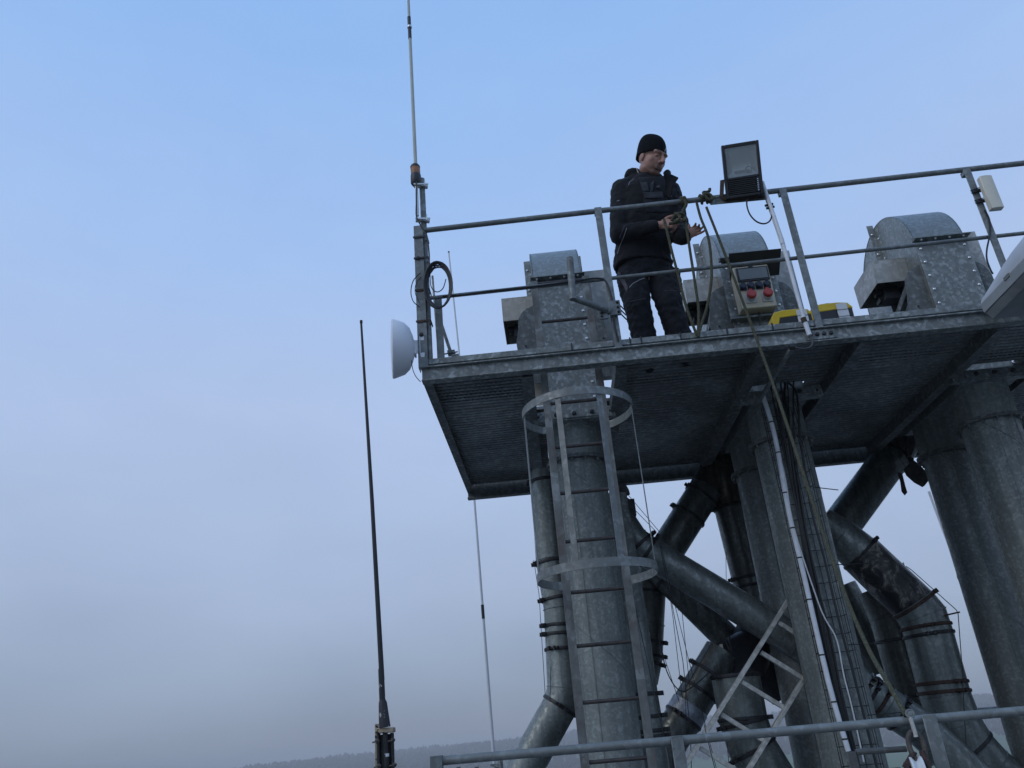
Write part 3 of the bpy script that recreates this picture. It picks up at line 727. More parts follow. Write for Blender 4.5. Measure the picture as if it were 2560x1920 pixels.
# right side
chute('dark chute slanting down to the left from under the platform at right', L([(2275, 1075), (2221, 1153), (2090, 1330), (2030, 1410)], 6.55), .145, 'chute', [(0, .8, (1, -.5, 0))])
chute('grey chute with a tar-stained elbow turning down, right of the middle legs',
      L([(2050, 1300), (2100, 1340), (2152, 1386)], 6.0), [.105, .135, .15], 'pipe', [(1, .97, (.3, -1, 1))])
tarp = thing('stained_pipe', 'tar-streaked black pipe section between two grey elbows', 'pipe', P(2285, 1510, Y=6.0))
MB().tube(L([(2148, 1382), (2286, 1514)], 6.0), .157, 32).build('pipe', 'tar', tarp)
MB().prism(L([r5(640, 455), r5(658, 415), r5(700, 515)], 5.97), (0, .006, 0)).build('lug', 'rusty', tarp)
chute('large grey elbow pipe running down beside the right elevator legs',
      L([(2280, 1508), (2306, 1540), (2322, 1590), (2362, 1738), (2390, 1812), (2424, 1868), (2470, 1920), (2600, 2030)], 5.95), .16, 'pipe',
      [(1, .55, (-.3, -1, 0), 'rusty'), (1, .95, (-.3, -1, 0)), (2, .80, (.3, -1, 0), 'rusty'), (2, .95, (.3, -1, 0), 'rusty'), (0, .15, (.5, -.4, 1), 'rusty'), (5, .02, (-1, -.5, 0))])
chute('darker grey pipe standing behind and left of the large elbow pipe', L([(2195, 1470), (2230, 1540), (2248, 1600), (2292, 1745), (2330, 1800)], 6.3), [.15, .16, .16, .16, .16], 'chute', [(2, .0, (0, -1, 0)), (2, .95, (0, -1, 0))])
chute('dark dented pipe half hidden behind the cable tray', L([(2095, 1470), (2150, 1570), (2205, 1680)], 6.9), .15, 'chute')
chute('short clamped chute joining the large elbow from the left', L([(2120, 1690), (2160, 1725), (2215, 1762), (2300, 1818), (2440, 1950)], 5.7), .115, 'pipe', [(0, .9, (0, -1, .5), 'brass'), (1, .25, (0, -1, .5)), (1, .72, (.2, -1, .5), 'rusty'), (2, .35, (.2, -1, .3))])
sp9 = thing('support_strip', 'narrow galvanised support strip behind the right stile of the caged ladder', 'support', P(1650, 1980, Y=5.45))
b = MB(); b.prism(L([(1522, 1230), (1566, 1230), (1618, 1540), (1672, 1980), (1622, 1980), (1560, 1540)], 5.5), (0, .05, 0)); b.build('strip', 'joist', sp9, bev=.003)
# torn rag and bird-nest like debris hanging at the top of the right chute
rg = MB(); rr = random.Random(5)
def flap(pts, Y, th=.012):
    q = L(pts, Y); rg.prism(q, (0, th, 0))
flap([c6(1450, 1000), c6(1500, 950), c6(1545, 985), c6(1585, 1030), c6(1598, 1085), c6(1575, 1115), c6(1520, 1085), c6(1470, 1040)], 6.3, .05)
flap([c6(1405, 1030), c6(1430, 1040), c6(1450, 1120), c6(1462, 1160), c6(1450, 1175), c6(1430, 1150), c6(1422, 1090)], 6.32, .02)
flap([c6(1455, 830), c6(1500, 795), c6(1515, 850), c6(1490, 920), c6(1462, 930)], 6.35, .04)
single(rg, 'torn_cover', 'rag', 'torn dirty cover hanging from the top of the right slanting chute', 'rag', P(*c6(1480, 1000), Y=6.3))
# actuator behind the ladder
ac = thing('valve_actuator', 'small black actuator with a rounded grey cap, right of the ladder below the platform', 'actuator', P(1562, 1290, Y=5.7))
b = MB(); b.tube(smoothpath(L([r1(195, 230), r1(205, 175), r1(245, 165), r1(285, 215), r1(300, 265)], 5.66), 4), .03, 10); b.build('cap', 'grey_cable', ac)
b = MB(); b.bar(P(*r1(215, 250), Y=5.68), P(*r1(340, 350), Y=5.68), .03, .03); b.bar(P(*r1(210, 370), Y=5.68), P(*r1(385, 400), Y=5.68), .05, .05); b.bar(P(*r1(330, 400), Y=5.68), P(*r1(385, 470), Y=5.68), .03, .03); b.box(P(*r1(290, 430), Y=5.72), (.14, .1, .12)); b.box(P(*r1(260, 560), Y=5.74), (.12, .1, .2)); b.box(P(*r1(290, 780), Y=5.76), (.12, .1, .25)); b.build('body', 'black_metal', ac)
b = MB(); b.box(P(*r1(262, 520), Y=5.60), (.012, .003, .03)); b.build('label_plate', 'panel_cream', ac)
SC[0] = 1.0

# ================================================================== ANTENNAS AND DISH
an = thing('tall_antenna', 'tall pale antenna with an orange-brown base on the stub mast', 'antenna', P(1041, 560, Y=4.74))
a0, a1 = P(1039, 412, Y=4.74), P(1021, 0, Y=4.74); tip = a1 + (a1 - a0) * .55
MB().tube([a0, a0.lerp(a1, .75), a1, tip], [.0135, .0125, .011, .008], 12).build('whip', 'fibre', an)
j0, j1 = P(1025, 97, Y=4.74), P(1022.5, 43, Y=4.74)
b = MB(); b.tube([j0, j1], .0145, 12); b.build('joint_sleeve', 'dark_plastic', an)
q = P(1024, 70, Y=4.74); b = MB(); b.tube([q, q + V((0, 0, .02))], .019, 12); b.build('joint_ring', 'alu', an)
q0, q1, q2, q3 = (P(u, v, Y=4.74) for u, v in ((1040, 458), (1039.5, 440), (1038, 420), (1037.5, 411)))
b = MB(); b.lathe([(.035, 0), (.035, (q2 - q1).length), (.034, (q2 - q1).length + .002)], 20, q1, q2 - q1); b.build('base', 'amber', an)
b = MB(); b.lathe([(.036, 0), (.037, .012), (.030, .026), (.014, .03)], 20, q2 - V((0, 0, .004)), (0, 0, 1)); b.lathe([(.030, -.015), (.039, 0), (.039, (q1 - q0).length), (.036, (q1 - q0).length + .01)], 12, q0, q1 - q0); b.build('collar', 'dark_plastic', an)
b = MB(); b.tube(L([(1041, 460), (1044, 540)], 4.735), .011, 12); b.build('mount_tube', 'alu', an)
for v in (463, 549):
    b = MB(); q = P(1042 + (v - 463) * .05, v, Y=4.735); b.bar(q - V((.02, 0, 0)), q + V((.075, .03, 0)), .03, .022); b.bar(q + V((-.02, -.018, 0)), q + V((.085, -.0, 0)), .006, .012); b.bar(q + V((.06, -.012, -.02)), q + V((.062, -.012, .03)), .006, .006); b.build('clamp', 'alu', an)
MB().tube(smoothpath(L([(1041, 452), (1041, 500), (1041, 540), (1050, 560), (1066, 590), (1073, 640), (1070, 700)], 4.712)), .0055, 8).build('coax', 'rubber', an)
ds = thing('dish_antenna', 'white round dish antenna facing left beside the corner post', 'dish', P(1050, 875, Y=4.75))
dc = (P(977, 802, Y=4.72) + P(978, 946, Y=4.72)) / 2; dr = (P(977, 802, Y=4.72) - P(978, 946, Y=4.72)).length / 2 * .93; dc = dc + V((.012, 0, 0))
b = MB(); b.lathe([(dr * .97, -.006), (dr, 0), (dr * .985, .016), (dr * .87, .078), (dr * .70, .112), (dr * .45, .132), (dr * .3, .140), (.03, .142)], 48, dc, (.98, .19, .0)); b.lathe([(dr * .97, -.006), (dr * .75, -.010), (.01, -.014)], 48, dc, (.98, .19, 0)); b.build('radome', 'radome', ds, sharp=50)
b = MB(); q = dc + V((.137, .027, 0)); b.span(q + V((0, -.02, -.055)), q + V((.012, .03, .055))); b.span(q + V((0, -.026, -.05)), q + V((.052, -.020, .05))); b.span(q + V((.042, -.032, -.075)), q + V((.048, .05, .075))); b.span(q + V((.048, -.032, .04)), q + V((.075, -.028, .07))); b.span(q + V((.048, -.032, -.085)), q + V((.075, -.028, -.05))); b.build('bracket', 'white', ds, bev=.002)
MB().tube(smoothpath(L([c1(322, 1480), c1(330, 1560), c1(350, 1610), c1(380, 1645)], 4.70)), .0028, 6).build('cable', 'rubber', ds)
# coil of spare coax hung on the post
co = thing('cable_coil', 'coil of black coax hung on the corner post', 'cable coil', P(*c1(480, 1040), Y=4.70))
b = MB(); rr = random.Random(2)
cc = P(*c1(492, 1040), Y=4.69); rad = (P(*c1(492, 895), Y=4.69) - cc).length
for k in range(5):
    pts = []
    for i in range(32):
        a = 2 * math.pi * i / 32; pts.append(cc + V((rad * .52 * math.cos(a) * (1 - .05 * k), -.012 + .006 * k + .006 * math.sin(2 * a + k), rad * math.sin(a) * (1 - .035 * k) + rr.uniform(-.003, .003))))
    b.tube(pts, .0058, 8, closed=True)
b.build('coils', 'rubber', co)
b = MB()
b.tube(smoothpath(L([c1(440, 920), c1(445, 1040), c1(480, 1080), c1(520, 1060), c1(540, 1000)], 4.69)), .0035, 6)
b.tube(smoothpath(L([c1(380, 960), c1(335, 1010), c1(320, 1080), c1(335, 1140), c1(375, 1175)], 4.70)), .0035, 6); b.tube(smoothpath(L([c1(385, 985), c1(352, 1030), c1(348, 1090), c1(375, 1150)], 4.70)), .003, 6); b.build('loops', 'rubber', co)
rc = MB(); rc.tube(smoothpath([P(*c1(520, 1108), Y=4.73), P(*c1(640, 1100), Y=4.725), P(*c1(800, 1078), Y=4.73), P(*c1(1100, 1045), Y=4.725), P(*c1(1350, 1012), Y=4.73), P(*c1(1480, 995), Y=4.715), P(*c1(1540, 1010), Y=4.708), P(*c1(1570, 1080), Y=4.708), P(*c1(1585, 1150), Y=4.712), P(*c1(1600, 1290), Y=4.70), P(*c1(1625, 1390), Y=4.71)], 5), .007, 8)
single(rc, 'rail_cable', 'rubber', 'black cable strapped along the middle rail, left of the man', 'cable', P(*c1(1600, 1300), Y=4.71))
# black whip antenna in front at left
bw = thing('whip_antenna', 'black whip antenna with chipped paint on a clamp base, left of the platform', 'antenna', P(962, 1980, Y=3.3))
p = [P(u, v, Y=3.3) for u, v in ((903, 808), (930, 1250), (955, 1700))]
MB().tube(p, [.0052, .0085, .0105], 12).build('whip', 'black_metal', bw)
b = MB(); b.tube([p[0], p[0] + V((0, 0, .014))], .0065, 10); b.build('tip', 'rusty', bw)
b = MB(); b.tube([P(952.5, 1672, Y=3.3), P(956, 1752, Y=3.3)], [.0112, .0118], 14); b.tube([P(956, 1750, Y=3.3), P(957, 1758, Y=3.3), P(962, 1818, Y=3.3)], [.0125, .0165, .0225], 16); b.build('sleeve', 'peel', bw)
b = MB(); b.span(P(938, 1834, Y=3.29), P(989, 1818, Y=3.34)); b.span(P(938, 1990, Y=3.335), P(947, 1809, Y=3.345)); b.build('bracket', 'chip', bw, bev=.002)
for (u0, u1) in ((946, 950), (980, 985)):
    MB().tube(L([(u0, 1832), (u1 - 1, 2010)], 3.32), .0075, 12).build('tube', 'black_metal', bw)
MB().span(P(946, 1990, Y=3.325), P(984, 1834, Y=3.335)).build('back_plate', 'black_metal', bw)
b = MB(); b.tube(L([(963, 1832), (966, 1900), (968, 2010)], 3.31), .010, 12); b.build('coax', 'rubber', bw)
MB().tube([P(965, 1960, Y=3.36), V((P(965, 1960, Y=3.36).x, 3.36, -1.15))], .021, 12).build('mast_tube', 'rail', bw)
b = MB(); b.tube(L([(966, 1884), (966.5, 1892)], 3.31), .0103, 12); b.build('cable_label', 'white', bw)
b = MB()
for (u, v) in ((944, 1853), (983, 1850), (948, 1915), (987, 1912)):
    q = P(u, v, Y=3.295); b.tube([q - V((.004, .0, 0)), q + V((.0, -.03, 0))], .0045, 8); b.lathe([(.0085, 0), (.0085, .009), (.005, .012)], 6, q, (0, -1, 0)); b.tube([q - V((.02, 0, .003)), q], .003, 6)
b.build('bolts', 'chain', bw)
# thin rods far behind
fr1 = thing('rod_antenna', 'thin white rod antenna rising behind the left end of the platform', 'antenna', P(1236, 1912, Y=8.4))
p = [P(u, v, Y=8.4) for u, v in ((1122, 632), (1186, 1250), (1206, 1512), (1237, 1925))]
MB().tube(p, [.009, .012, .013, .018], 10).build('rod', 'whitefibre', fr1)
MB().tube([P(1206, 1512, Y=8.4), P(1208.5, 1547, Y=8.4)], .0165, 10).build('joint_sleeve', 'dark_plastic', fr1)
b = MB(); q = P(1241, 1912, Y=8.38); b.box(q, (.11, .03, .02)); b.box(q + V((0, 0, -.05)), (.11, .03, .02)); b.tube([q + V((.04, 0, .06)), q - V((-.04, 0, 1.2))], .024, 10); b.build('clamp', 'steel', fr1)
MB().tube([P(1122, 632, Y=8.4), P(1122, 632, Y=8.4) + V((0, 0, .02))], .011, 8).build('tip', 'dark_plastic', fr1)
fr2 = MB(); fr2.tube(L([c6(1600, 1155), c6(1760, 1595), c8(1500, 40), r5(1180, 700), (2480, 1700)], 8.6), .014, 8)
single(fr2, 'rod_antenna', 'whitefibre', 'thin white rod standing behind the right elevator legs', 'antenna', P(2480, 1700, Y=8.6))

# ================================================================== PANEL ANTENNA AND GREY HOUSING AT RIGHT
pa = thing('panel_antenna', 'ivory panel antenna tied to the right rail post', 'antenna', P(*c4(1030, 390), Y=4.68))
pc = [P(*c4(x, y), Y=4.66) for x, y in ((945, 172), (1028, 166), (1098, 352), (1030, 388))]
zt, zb_ = pc[0].z, pc[3].z; xl, xr = 3.175, 3.175 + .085
b = MB(); n = 6
prof = [(xl, 4.70), (xl, 4.665)] + [(xl + .085 * i / n, 4.658 - .007 * math.sin(math.pi * i / n)) for i in range(n + 1)] + [(xr, 4.665), (xr, 4.70)]
b.prism([(x, y, zb_) for x, y in prof], (0, 0, zt - zb_)); b.build('case', 'panel_cream', pa, bev=.004)
b = MB()
for f in (.30, .62):
    z = zt + (zb_ - zt) * f
    b.span((3.125, 4.705, z - .012), (3.185, 4.716, z + .012))
    for k in (-.012, 0, .012): b.tube([(3.118, 4.715, z + k - .004), (3.14, 4.706, z + k), (3.178, 4.70, z + k + .004)], .003, 6)
b.build('ties', 'rubber', pa)
MB().tube(smoothpath(L([c4(1075, 390), c4(1105, 450), c4(1113, 530), c4(1090, 650), c4(1090, 720), c4(1115, 790), c4(1130, 815)], 4.715)), .006, 8).build('cable', 'rubber', pa)
gh = thing('lamp_housing', 'pale grey rounded housing jutting towards the viewer at the right edge', 'housing', (2.95, 4.6, 2.25))
# cross-section in X-Z, run along Y towards the viewer
def hc(x, z, y): return V((x, y, z))
sec = [(2.875, 2.19), (2.850, 2.235), (2.845, 2.285), (2.848, 2.31)]
arcp = [(2.848 + .03 * (1 - math.cos(R_(i * 9))) * 2.6, 2.31 + .13 * math.sin(R_(i * 9))) for i in range(11)]
b = MB(); vs = []; fs = []; ys = [4.60, 4.48, 4.36, 4.24, 4.1, 3.9]
for k, y in enumerate(ys):
    top = [(2.846 + .16 * (1 - math.cos(R_(i * 9))), 2.30 + (.075 + .12 * math.sin(R_(min(90, k * 22)))) * math.sin(R_(i * 9))) for i in range(11)] + [(3.25, 2.375 + .12 * math.sin(R_(min(90, k * 22))))]
    vs += [V((x, y, z)) for x, z in top]
n = len(top)
for k in range(len(ys) - 1):
    for i in range(n - 1): fs.append((k * n + i, (k + 1) * n + i, (k + 1) * n + i + 1, k * n + i + 1))
fs.append(tuple(range(n))); fs.append(tuple(range((len(ys) - 1) * n, len(ys) * n)))
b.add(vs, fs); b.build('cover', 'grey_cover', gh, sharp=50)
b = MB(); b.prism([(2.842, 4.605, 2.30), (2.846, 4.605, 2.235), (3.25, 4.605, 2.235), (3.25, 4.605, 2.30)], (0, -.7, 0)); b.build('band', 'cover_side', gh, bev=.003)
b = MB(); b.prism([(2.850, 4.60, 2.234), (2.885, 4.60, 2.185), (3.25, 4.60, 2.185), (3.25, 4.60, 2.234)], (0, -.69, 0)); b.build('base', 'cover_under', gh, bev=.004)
b = MB(); b.prism([(3.0, 4.29, 2.38), (3.26, 4.29, 2.38), (3.26, 4.29, 2.50), (3.05, 4.29, 2.50)], (0, -.12, 0)); b.build('opening', 'black_metal', gh)
b = MB(); b.bar((2.846, 4.27, 2.30), (2.95, 4.22, 2.34), .012, .02); b.span((2.838, 4.24, 2.285), (2.846, 4.30, 2.305)); b.build('latch', 'steel', gh)

# ================================================================== FLOODLIGHT
fl = thing('floodlight', 'black floodlight tilted on a bracket on the top rail', 'floodlight', P(1840, 500, Y=4.75))
n_ = V((-.20, -math.cos(R_(24)), -math.sin(R_(24)))).normalized(); ux = V((1, .0, .0)); ux = (ux - n_ * ux.dot(n_)).normalized(); uz = ux.cross(n_) * -1
if uz.z < 0: uz = -uz
rot = Matrix((ux, -n_, uz)).transposed()          # local x right, y back, z up
bc = P(*c2(1215, 575), Y=4.68); FH, FW = .375, .252
def FL(x, y, z): return bc + rot @ V((x, y, z))
def lbox(b, x0, x1, y0, y1, z0, z1): b.box(FL((x0 + x1) / 2, (y0 + y1) / 2, (z0 + z1) / 2), (x1 - x0, y1 - y0, z1 - z0), rot)
b = MB(); w = FW / 2
lbox(b, -w, -w + .022, 0, .06, 0, FH); lbox(b, w - .022, w, 0, .06, 0, FH); lbox(b, -w + .022, w - .022, 0, .06, FH - .024, FH); lbox(b, -w + .022, w - .022, .0, .06, 0, .018); lbox(b, -w + .022, w - .022, .0, .03, .125, .142); lbox(b, -w + .01, w - .03, .06, .085, .03, FH - .04)
b.build('case', 'lamp_black', fl, bev=.003)
for k in range(8):
    b = MB(); z = .024 + k * .0128; lbox(b, -w + .024, w - .024, .001, .02, z, z + .0065); b.build('grille_slat', 'lamp_black', fl)
b = MB(); lbox(b, -w + .022, w - .022, .005, .009, .142, FH - .024); b.build('glass', 'glass', fl)
b = MB(); zz0, zz1 = .145, FH - .03
b.add([FL(-w + .024, .02, zz0), FL(w - .024, .02, zz0), FL(w - .06, .055, zz0 + .05), FL(-w + .06, .055, zz0 + .05), FL(-w + .024, .02, zz1), FL(w - .024, .02, zz1), FL(w - .06, .055, zz1 - .05), FL(-w + .06, .055, zz1 - .05)],
      [(0, 1, 2, 3), (4, 7, 6, 5), (0, 3, 7, 4), (1, 5, 6, 2), (3, 2, 6, 7)]); b.build('reflector', 'reflector', fl)
b = MB(); b.tube([FL(-.05, .035, zz0 + .04), FL(.05, .035, zz0 + .04)], .006, 8); b.tube([FL(.045 + .02 * math.cos(i), .03, zz0 + .045 + .02 * math.sin(i)) for i in [k * .52 for k in range(12)]], .004, 6, closed=True); b.build('lamp_holder', 'grey_cable', fl)
b = MB(); q0 = FL(-w - .012, .07, .15); q1 = P(*c2(1038, 575), Y=4.72); b.bar(q0, q1, .006, .028, (0, 0, 1)); b.bar(q1, q1 + V((.03, .0, -.03)), .006, .028, (0, 0, 1)); q2 = FL(w + .012, .07, .15); q3 = P(*c2(1350, 560), Y=4.74); b.bar(q1 + V((.025, 0, -.03)), q3 + V((0, 0, -.03)), .03, .006); b.build('bracket', 'rusty', fl)
q0 = P(*c2(950, 620), Y=4.74); q1 = P(*c2(1380, 580), Y=4.74); b = MB(); b.bar(q0, q1, .006, .045); b.build('mounting_bar', 'joist', fl)
MB().tube(smoothpath(L([c2(1232, 585), c2(1228, 640), c2(1250, 710), c2(1300, 765), c2(1360, 782), c2(1405, 755), c2(1418, 690), c2(1400, 620), c2(1370, 530)], 4.70)), .0055, 8).build('cable', 'rubber', fl)
b = MB()
for (x, y) in ((1365, 550), (1395, 640), (1405, 660)):
    q = P(*c2(x, y), Y=4.715); b.tube([q - V((.028, 0, .004)), q + V((.028, 0, .004))], .009, 8)
b.build('cable_clips', 'rubber', fl)

# ================================================================== CONDUITS
cd = thing('conduit', 'white plastic conduit leaning down from the floodlight across the rail', 'conduit', P(2025, 835, Y=4.69))
MB().tube(L([(1906, 455), (1955, 600), (2012, 805)], 4.695), .0125, 12).build('upper_tube', 'conduit', cd)
MB().tube(L([(1917, 500), (1948, 590), (1990, 720)], 4.735), .010, 12).build('second_tube', 'conduit', cd)
MB().tube(L([(2009, 795), (2024, 838)], 4.69), .0155, 12).build('end_sleeve', 'conduit', cd)
MB().tube(L([(1953, 596), (1957, 610)], 4.695), .0150, 12).build('coupling', 'conduit', cd)
MB().tube(L([(2008, 795), (2012, 806)], 4.688), .0175, 10).build('clip', 'rusty', cd)
MB().tube(smoothpath(L([(2025, 838), (2031, 852), (2028, 866), (2010, 872), (1990, 869), (1978, 868)], 4.68)), .006, 8).build('cable', 'grey_cable', cd)
st = thing('square_conduit', 'grey square conduit slanting under the platform edge to the long white conduit', 'conduit', P(1900, 1005, Y=5.5))
b = MB(); b.bar(P(1981, 868, Y=4.66), P(1897, 1003, Y=5.45), .022, .022); b.build('tube', 'steel', st)
b = MB(); q = P(1980, 868, Y=4.65); b.tube([q - V((.016, 0, 0)), q + V((.016, 0, 0))], .017, 12); b.build('end_clip', 'black_metal', st)
SC[0] = 1.1
c2t = thing('long_conduit', 'long white conduit running down the cable tray', 'conduit', P(2120, 1880, Y=4.98))
pp = L([(1906, 985), (1937, 1090), (1972, 1280), (2010, 1440), (2070, 1700), (2121, 1878)], 4.985); MB().tube(smoothpath(pp, 4), .0150, 12).build('tube', 'conduit', c2t)
b = MB()
for t in range(9):
    i = t * 2 + 3; sp2 = smoothpath(pp, 4)
    if i < len(sp2) - 1: q = sp2[i]; b.tube([q - V((0, 0, .004)), q + V((0, 0, .004))], .0166, 10)
b.build('ties', 'rubber', c2t)
# cable tray and cable bundle in front of the middle legs
ct = thing('cable_tray', 'wire mesh cable tray fixed to the front leg of the middle elevator', 'cable tray', (1.62, 5.05, -1.04))
b = MB(); x0, x1 = P(1966, 1280, Y=5.0).x, P(2054, 1280, Y=5.0).x
tz0, tz1 = -1.04, 1.92
for x, y in ((x0, 5.0), (x0, 5.04), (x0 + .01, 5.075), (x0 + .11, 5.08), (x0 + .15, 5.08), (x1 - .01, 5.075), (x1, 5.04), (x1, 5.0)): b.tube([(x, y, tz0), (x, y, tz1)], .0024, 5)
z = tz0
while z < tz1:
    b.tube([(x0, 5.0, z), (x0, 5.04, z), (x0 + .01, 5.075, z), (x1 - .01, 5.075, z), (x1, 5.04, z), (x1, 5.0, z)], .0024, 5); z += .1
b.build('mesh', 'black_metal', ct)
for u0, v0, u1, v1 in ((2070, 1413, 2178, 1408), (2120, 1612, 2215, 1606), (2168, 1788, 2262, 1780), (2035, 1218, 2096, 1225)):
    MB().tube(L([(u0, v0), (u1, v1)], 5.02), .003, 6).build('tie_rod', 'black_metal', ct)
cb = thing('cable_bundle', 'bundle of black cables hanging down the mesh tray', 'cables', (1.62, 5.03, -1.04))
rr = random.Random(9)
for k in range(9):
    f = k / 8.0; pts = []
    for (v, ua, ub) in ((950, 1915, 1985), (1000, 1925, 1985), (1100, 1950, 1987), (1280, 1990, 2008), (1450, 2018, 2044), (1600, 2052, 2078), (1750, 2088, 2112), (1900, 2124, 2150), (2050, 2150, 2180)):
        g = (f + .35 * math.sin(k * 2.3 + v * .004)) % 1.0
        pts.append(P(ua + (ub - ua) * (f * .8 + .2 * g) + rr.uniform(-1.5, 1.5), v, Y=5.03 - .008 * (k % 3)))
    MB().tube(smoothpath(pts, 4), rr.choice((.0065, .0075, .0055)), 7).build('cable', 'rubber', cb)
MB().tube(smoothpath(L([(1968, 955), (1988, 975), (1996, 1020), (1998, 1070), (2010, 1160), (2030, 1280), (2062, 1400), (2085, 1500), (2110, 1600), (2135, 1690), (2175, 1850), (2200, 1950)], 5.0), 5), .0075, 8).build('cable', 'rubber', cb)
wc = MB(); wc.tube(smoothpath(L([(1938, 1095), (1962, 1190), (1985, 1320), (2040, 1490), (2062, 1545), (2092, 1600), (2110, 1690), (2128, 1760), (2160, 1905)], 4.975), 5), .0042, 6)
single(wc, 'thin_cable', 'white_cable', 'thin pale cable wandering down in front of the black cable bundle', 'cable', P(2160, 1905, Y=4.975))
# guy wires and thin control lines
wr = 0
def wire(label, pts, r=.0022, mat='black_metal'):
    single(MB().tube(pts, r, 6), 'wire', mat, label, 'wire', pts[-1])
wire('thin wire hanging left of the ladder cage, leftmost of all', L([c5(1000, 1659 - 1200 + 40), c5(925, 1659), c7(430, 400), c7(480, 1220)], 6.9)[1:], .0028)
wire('thin wire ending at the left chute elbow', L([c7(516, 920), c7(508, 1180)], 5.55), .0025)
wire('control wire dropping steeply past the crossing chutes, left of its pair', L([r1(690, 850), r1(800, 1400), r2(560, 150), r2(655, 970)], 5.55))
wire('control wire running from the crossing chutes down to the slanted ladder', L([r1(700, 850), r1(830, 1400), r2(690, 480), r2(860, 1150), r2(1000, 1700)], 5.5))
wire('control wire nearest the dark slanting chute', L([r1(920, 1350), r1(950, 1659), r2(730, 880)], 5.6))
wire('slack wire rising to a clip on the dark slanting chute', L([r2(945, 430), r2(685, 870), r2(690, 1100), r2(700, 1330)], 5.7))
wire('wire from the clamped pipe down to the taped chute', L([r2(438, 450), r2(625, 1010)], 5.7))
wire('wire on the grey elbow running from the rusty lug to its clamp rod', L([r5(680, 450), r5(725, 480), r5(1095, 810), r5(1112, 840), r5(1145, 1280), r5(1165, 1700), (2420, 1950)], 5.75), .0028)
wire('slack black cable looping between the slanting chutes', smoothpath(L([r2(420, 330), r2(500, 700), r2(640, 900), r2(800, 820), r2(930, 700)], 5.75), 5), .004, 'rubber')
wire('thin wire crossing above the taped chute towards the ladder', L([r2(545, 0), r2(660, 600), r2(735, 1300), r2(745, 1700)], 5.45), .0026)
wire('thin black wire hanging close behind the slanted ladder, rightmost', L([r2(870, 1230), r2(930, 1480), r2(985, 1700)], 5.3), .0026)
wire('upper of two taut wires from the actuator cap', L([r1(300, 235), r1(690, 695)], 5.66)); wire('lower of two taut wires from the actuator body', L([r1(395, 430), r1(650, 690)], 5.66))
wire('thin vertical wire in front of the dark vertical chute', L([r1(1450, 920), r1(1455, 1310), r2(1090, 320)], 6.2)); wire('rusty clamp rod sticking out right of the large grey elbow', L([r5(1000, 858), r5(1125, 830)], 5.80), .006, 'rusty')
wire('thin wire dropping behind the slanted ladder near the hopper pipe', L([r2(1050, 1180), r2(1095, 1400), r2(1115, 1620)], 5.4)); wire('thin wire beside the right ladder stile', L([r2(185, 50), r2(330, 700), r2(460, 1290), r2(560, 1700)], 5.1), .003)
SC[0] = 1.0

# ================================================================== SLANTED ALUMINIUM LADDER
al = thing('aluminium_ladder', 'short aluminium ladder leaning at a slant across the pipes at the bottom', 'ladder', P(1700, 1935, Y=5.9))
YA = 5.965        # it leans behind the front leg of the middle elevator
l0, l1 = P(2015, 1430, Y=YA), P(1690, 1950, Y=YA - .06); s0, s1 = P(2098, 1552, Y=YA), P(1855, 1950, Y=YA - .06)
for a, c in ((l0, l1), (s0, s1)): MB().bar(a, c, .055, .027, (-.4, 0, 1)).build('stile', 'alu_worn', al, bev=.002)
for (u0, v0, u1, v1) in ((1990, 1483, 2090, 1543), (1945, 1556, 2050, 1621), (1902, 1631, 2006, 1695), (1854, 1705, 1958, 1768), (1803, 1786, 1912, 1854), (1750, 1870, 1860, 1938)):
    MB().bar(P(u0, v0, Y=YA - .015), P(u1, v1, Y=YA - .015), .032, .029, (0, 0, 1)).build('rung', 'alu_worn', al, bev=.002)

# ================================================================== SHACKLE, CHAIN LINK, PULLEY ON THE FOREGROUND RAIL
sk = thing('pulley_block', 'white pulley wheel in a rusty block hanging by a shackle from the foreground rail', 'pulley', P(2295, 1900, Y=3.26))
YS = 3.262
q = P(*r6(710, 655), Y=YS); rr_ = .0125
b = MB(); b.tube([q + V((rr_ * math.cos(k * .393), 0, rr_ * math.sin(k * .393))) for k in range(16)], .0048, 8, closed=True); b.lathe([(.010, 0), (.010, .008), (.006, .011)], 12, q + V((0, .004, 0)), (0, -1, 0)); b.build('eye_bolt', 'steel', sk)
b = MB(); b.tube(smoothpath(L([r6(715, 700), r6(745, 800), r6(775, 900), r6(790, 960)], YS), 3), [.0075] * 9 + [.0085], 10); b.build('shackle_arm', 'alu_worn', sk)
b = MB(); ctr = P(*r6(800, 1080), Y=YS + .005)
lk = []
for k in range(28):
    a = 2 * math.pi * k / 28; lk.append(ctr + V((.026 * math.cos(a), .004 * math.sin(a), .046 * math.sin(a) * (1.05 if math.sin(a) > 0 else 1.2))))
b.tube(lk, .0092, 10, closed=True); b.build('link', 'chain', sk)
wc_ = P(*r6(835, 1450), Y=YS - .002); ax_ = V((.97, -.24, .02)).normalized()
b = MB(); b.lathe([(.010, -.021), (.056, -.021), (.058, -.018), (.057, -.013), (.044, -.004), (.042, 0), (.044, .004), (.057, .013), (.058, .018), (.056, .021), (.010, .021)], 40, wc_, ax_); b.build('sheave', 'nylon', sk)
b = MB(); b.tube([wc_ - ax_ * .085, wc_ + ax_ * .075], .012, 10)
for s_ in (-1, 1):
    c_ = wc_ + ax_ * s_ * .036; b.tube([c_ - ax_ * .006, c_ + ax_ * .006], .042, 8); b.tube([c_ + V((0, 0, .02)), P(*r6(815, 1150), Y=YS) + ax_ * s_ * .012], [.018, .010], 8)
b.box(wc_ - ax_ * .075 + V((0, 0, .012)), (.03, .03, .03)); b.build('yoke', 'redrust', sk)
sb = thing('step_bar', 'brown step bar between the foreground rail posts at bottom right', 'bar', P(2128, 1890, Y=3.36))
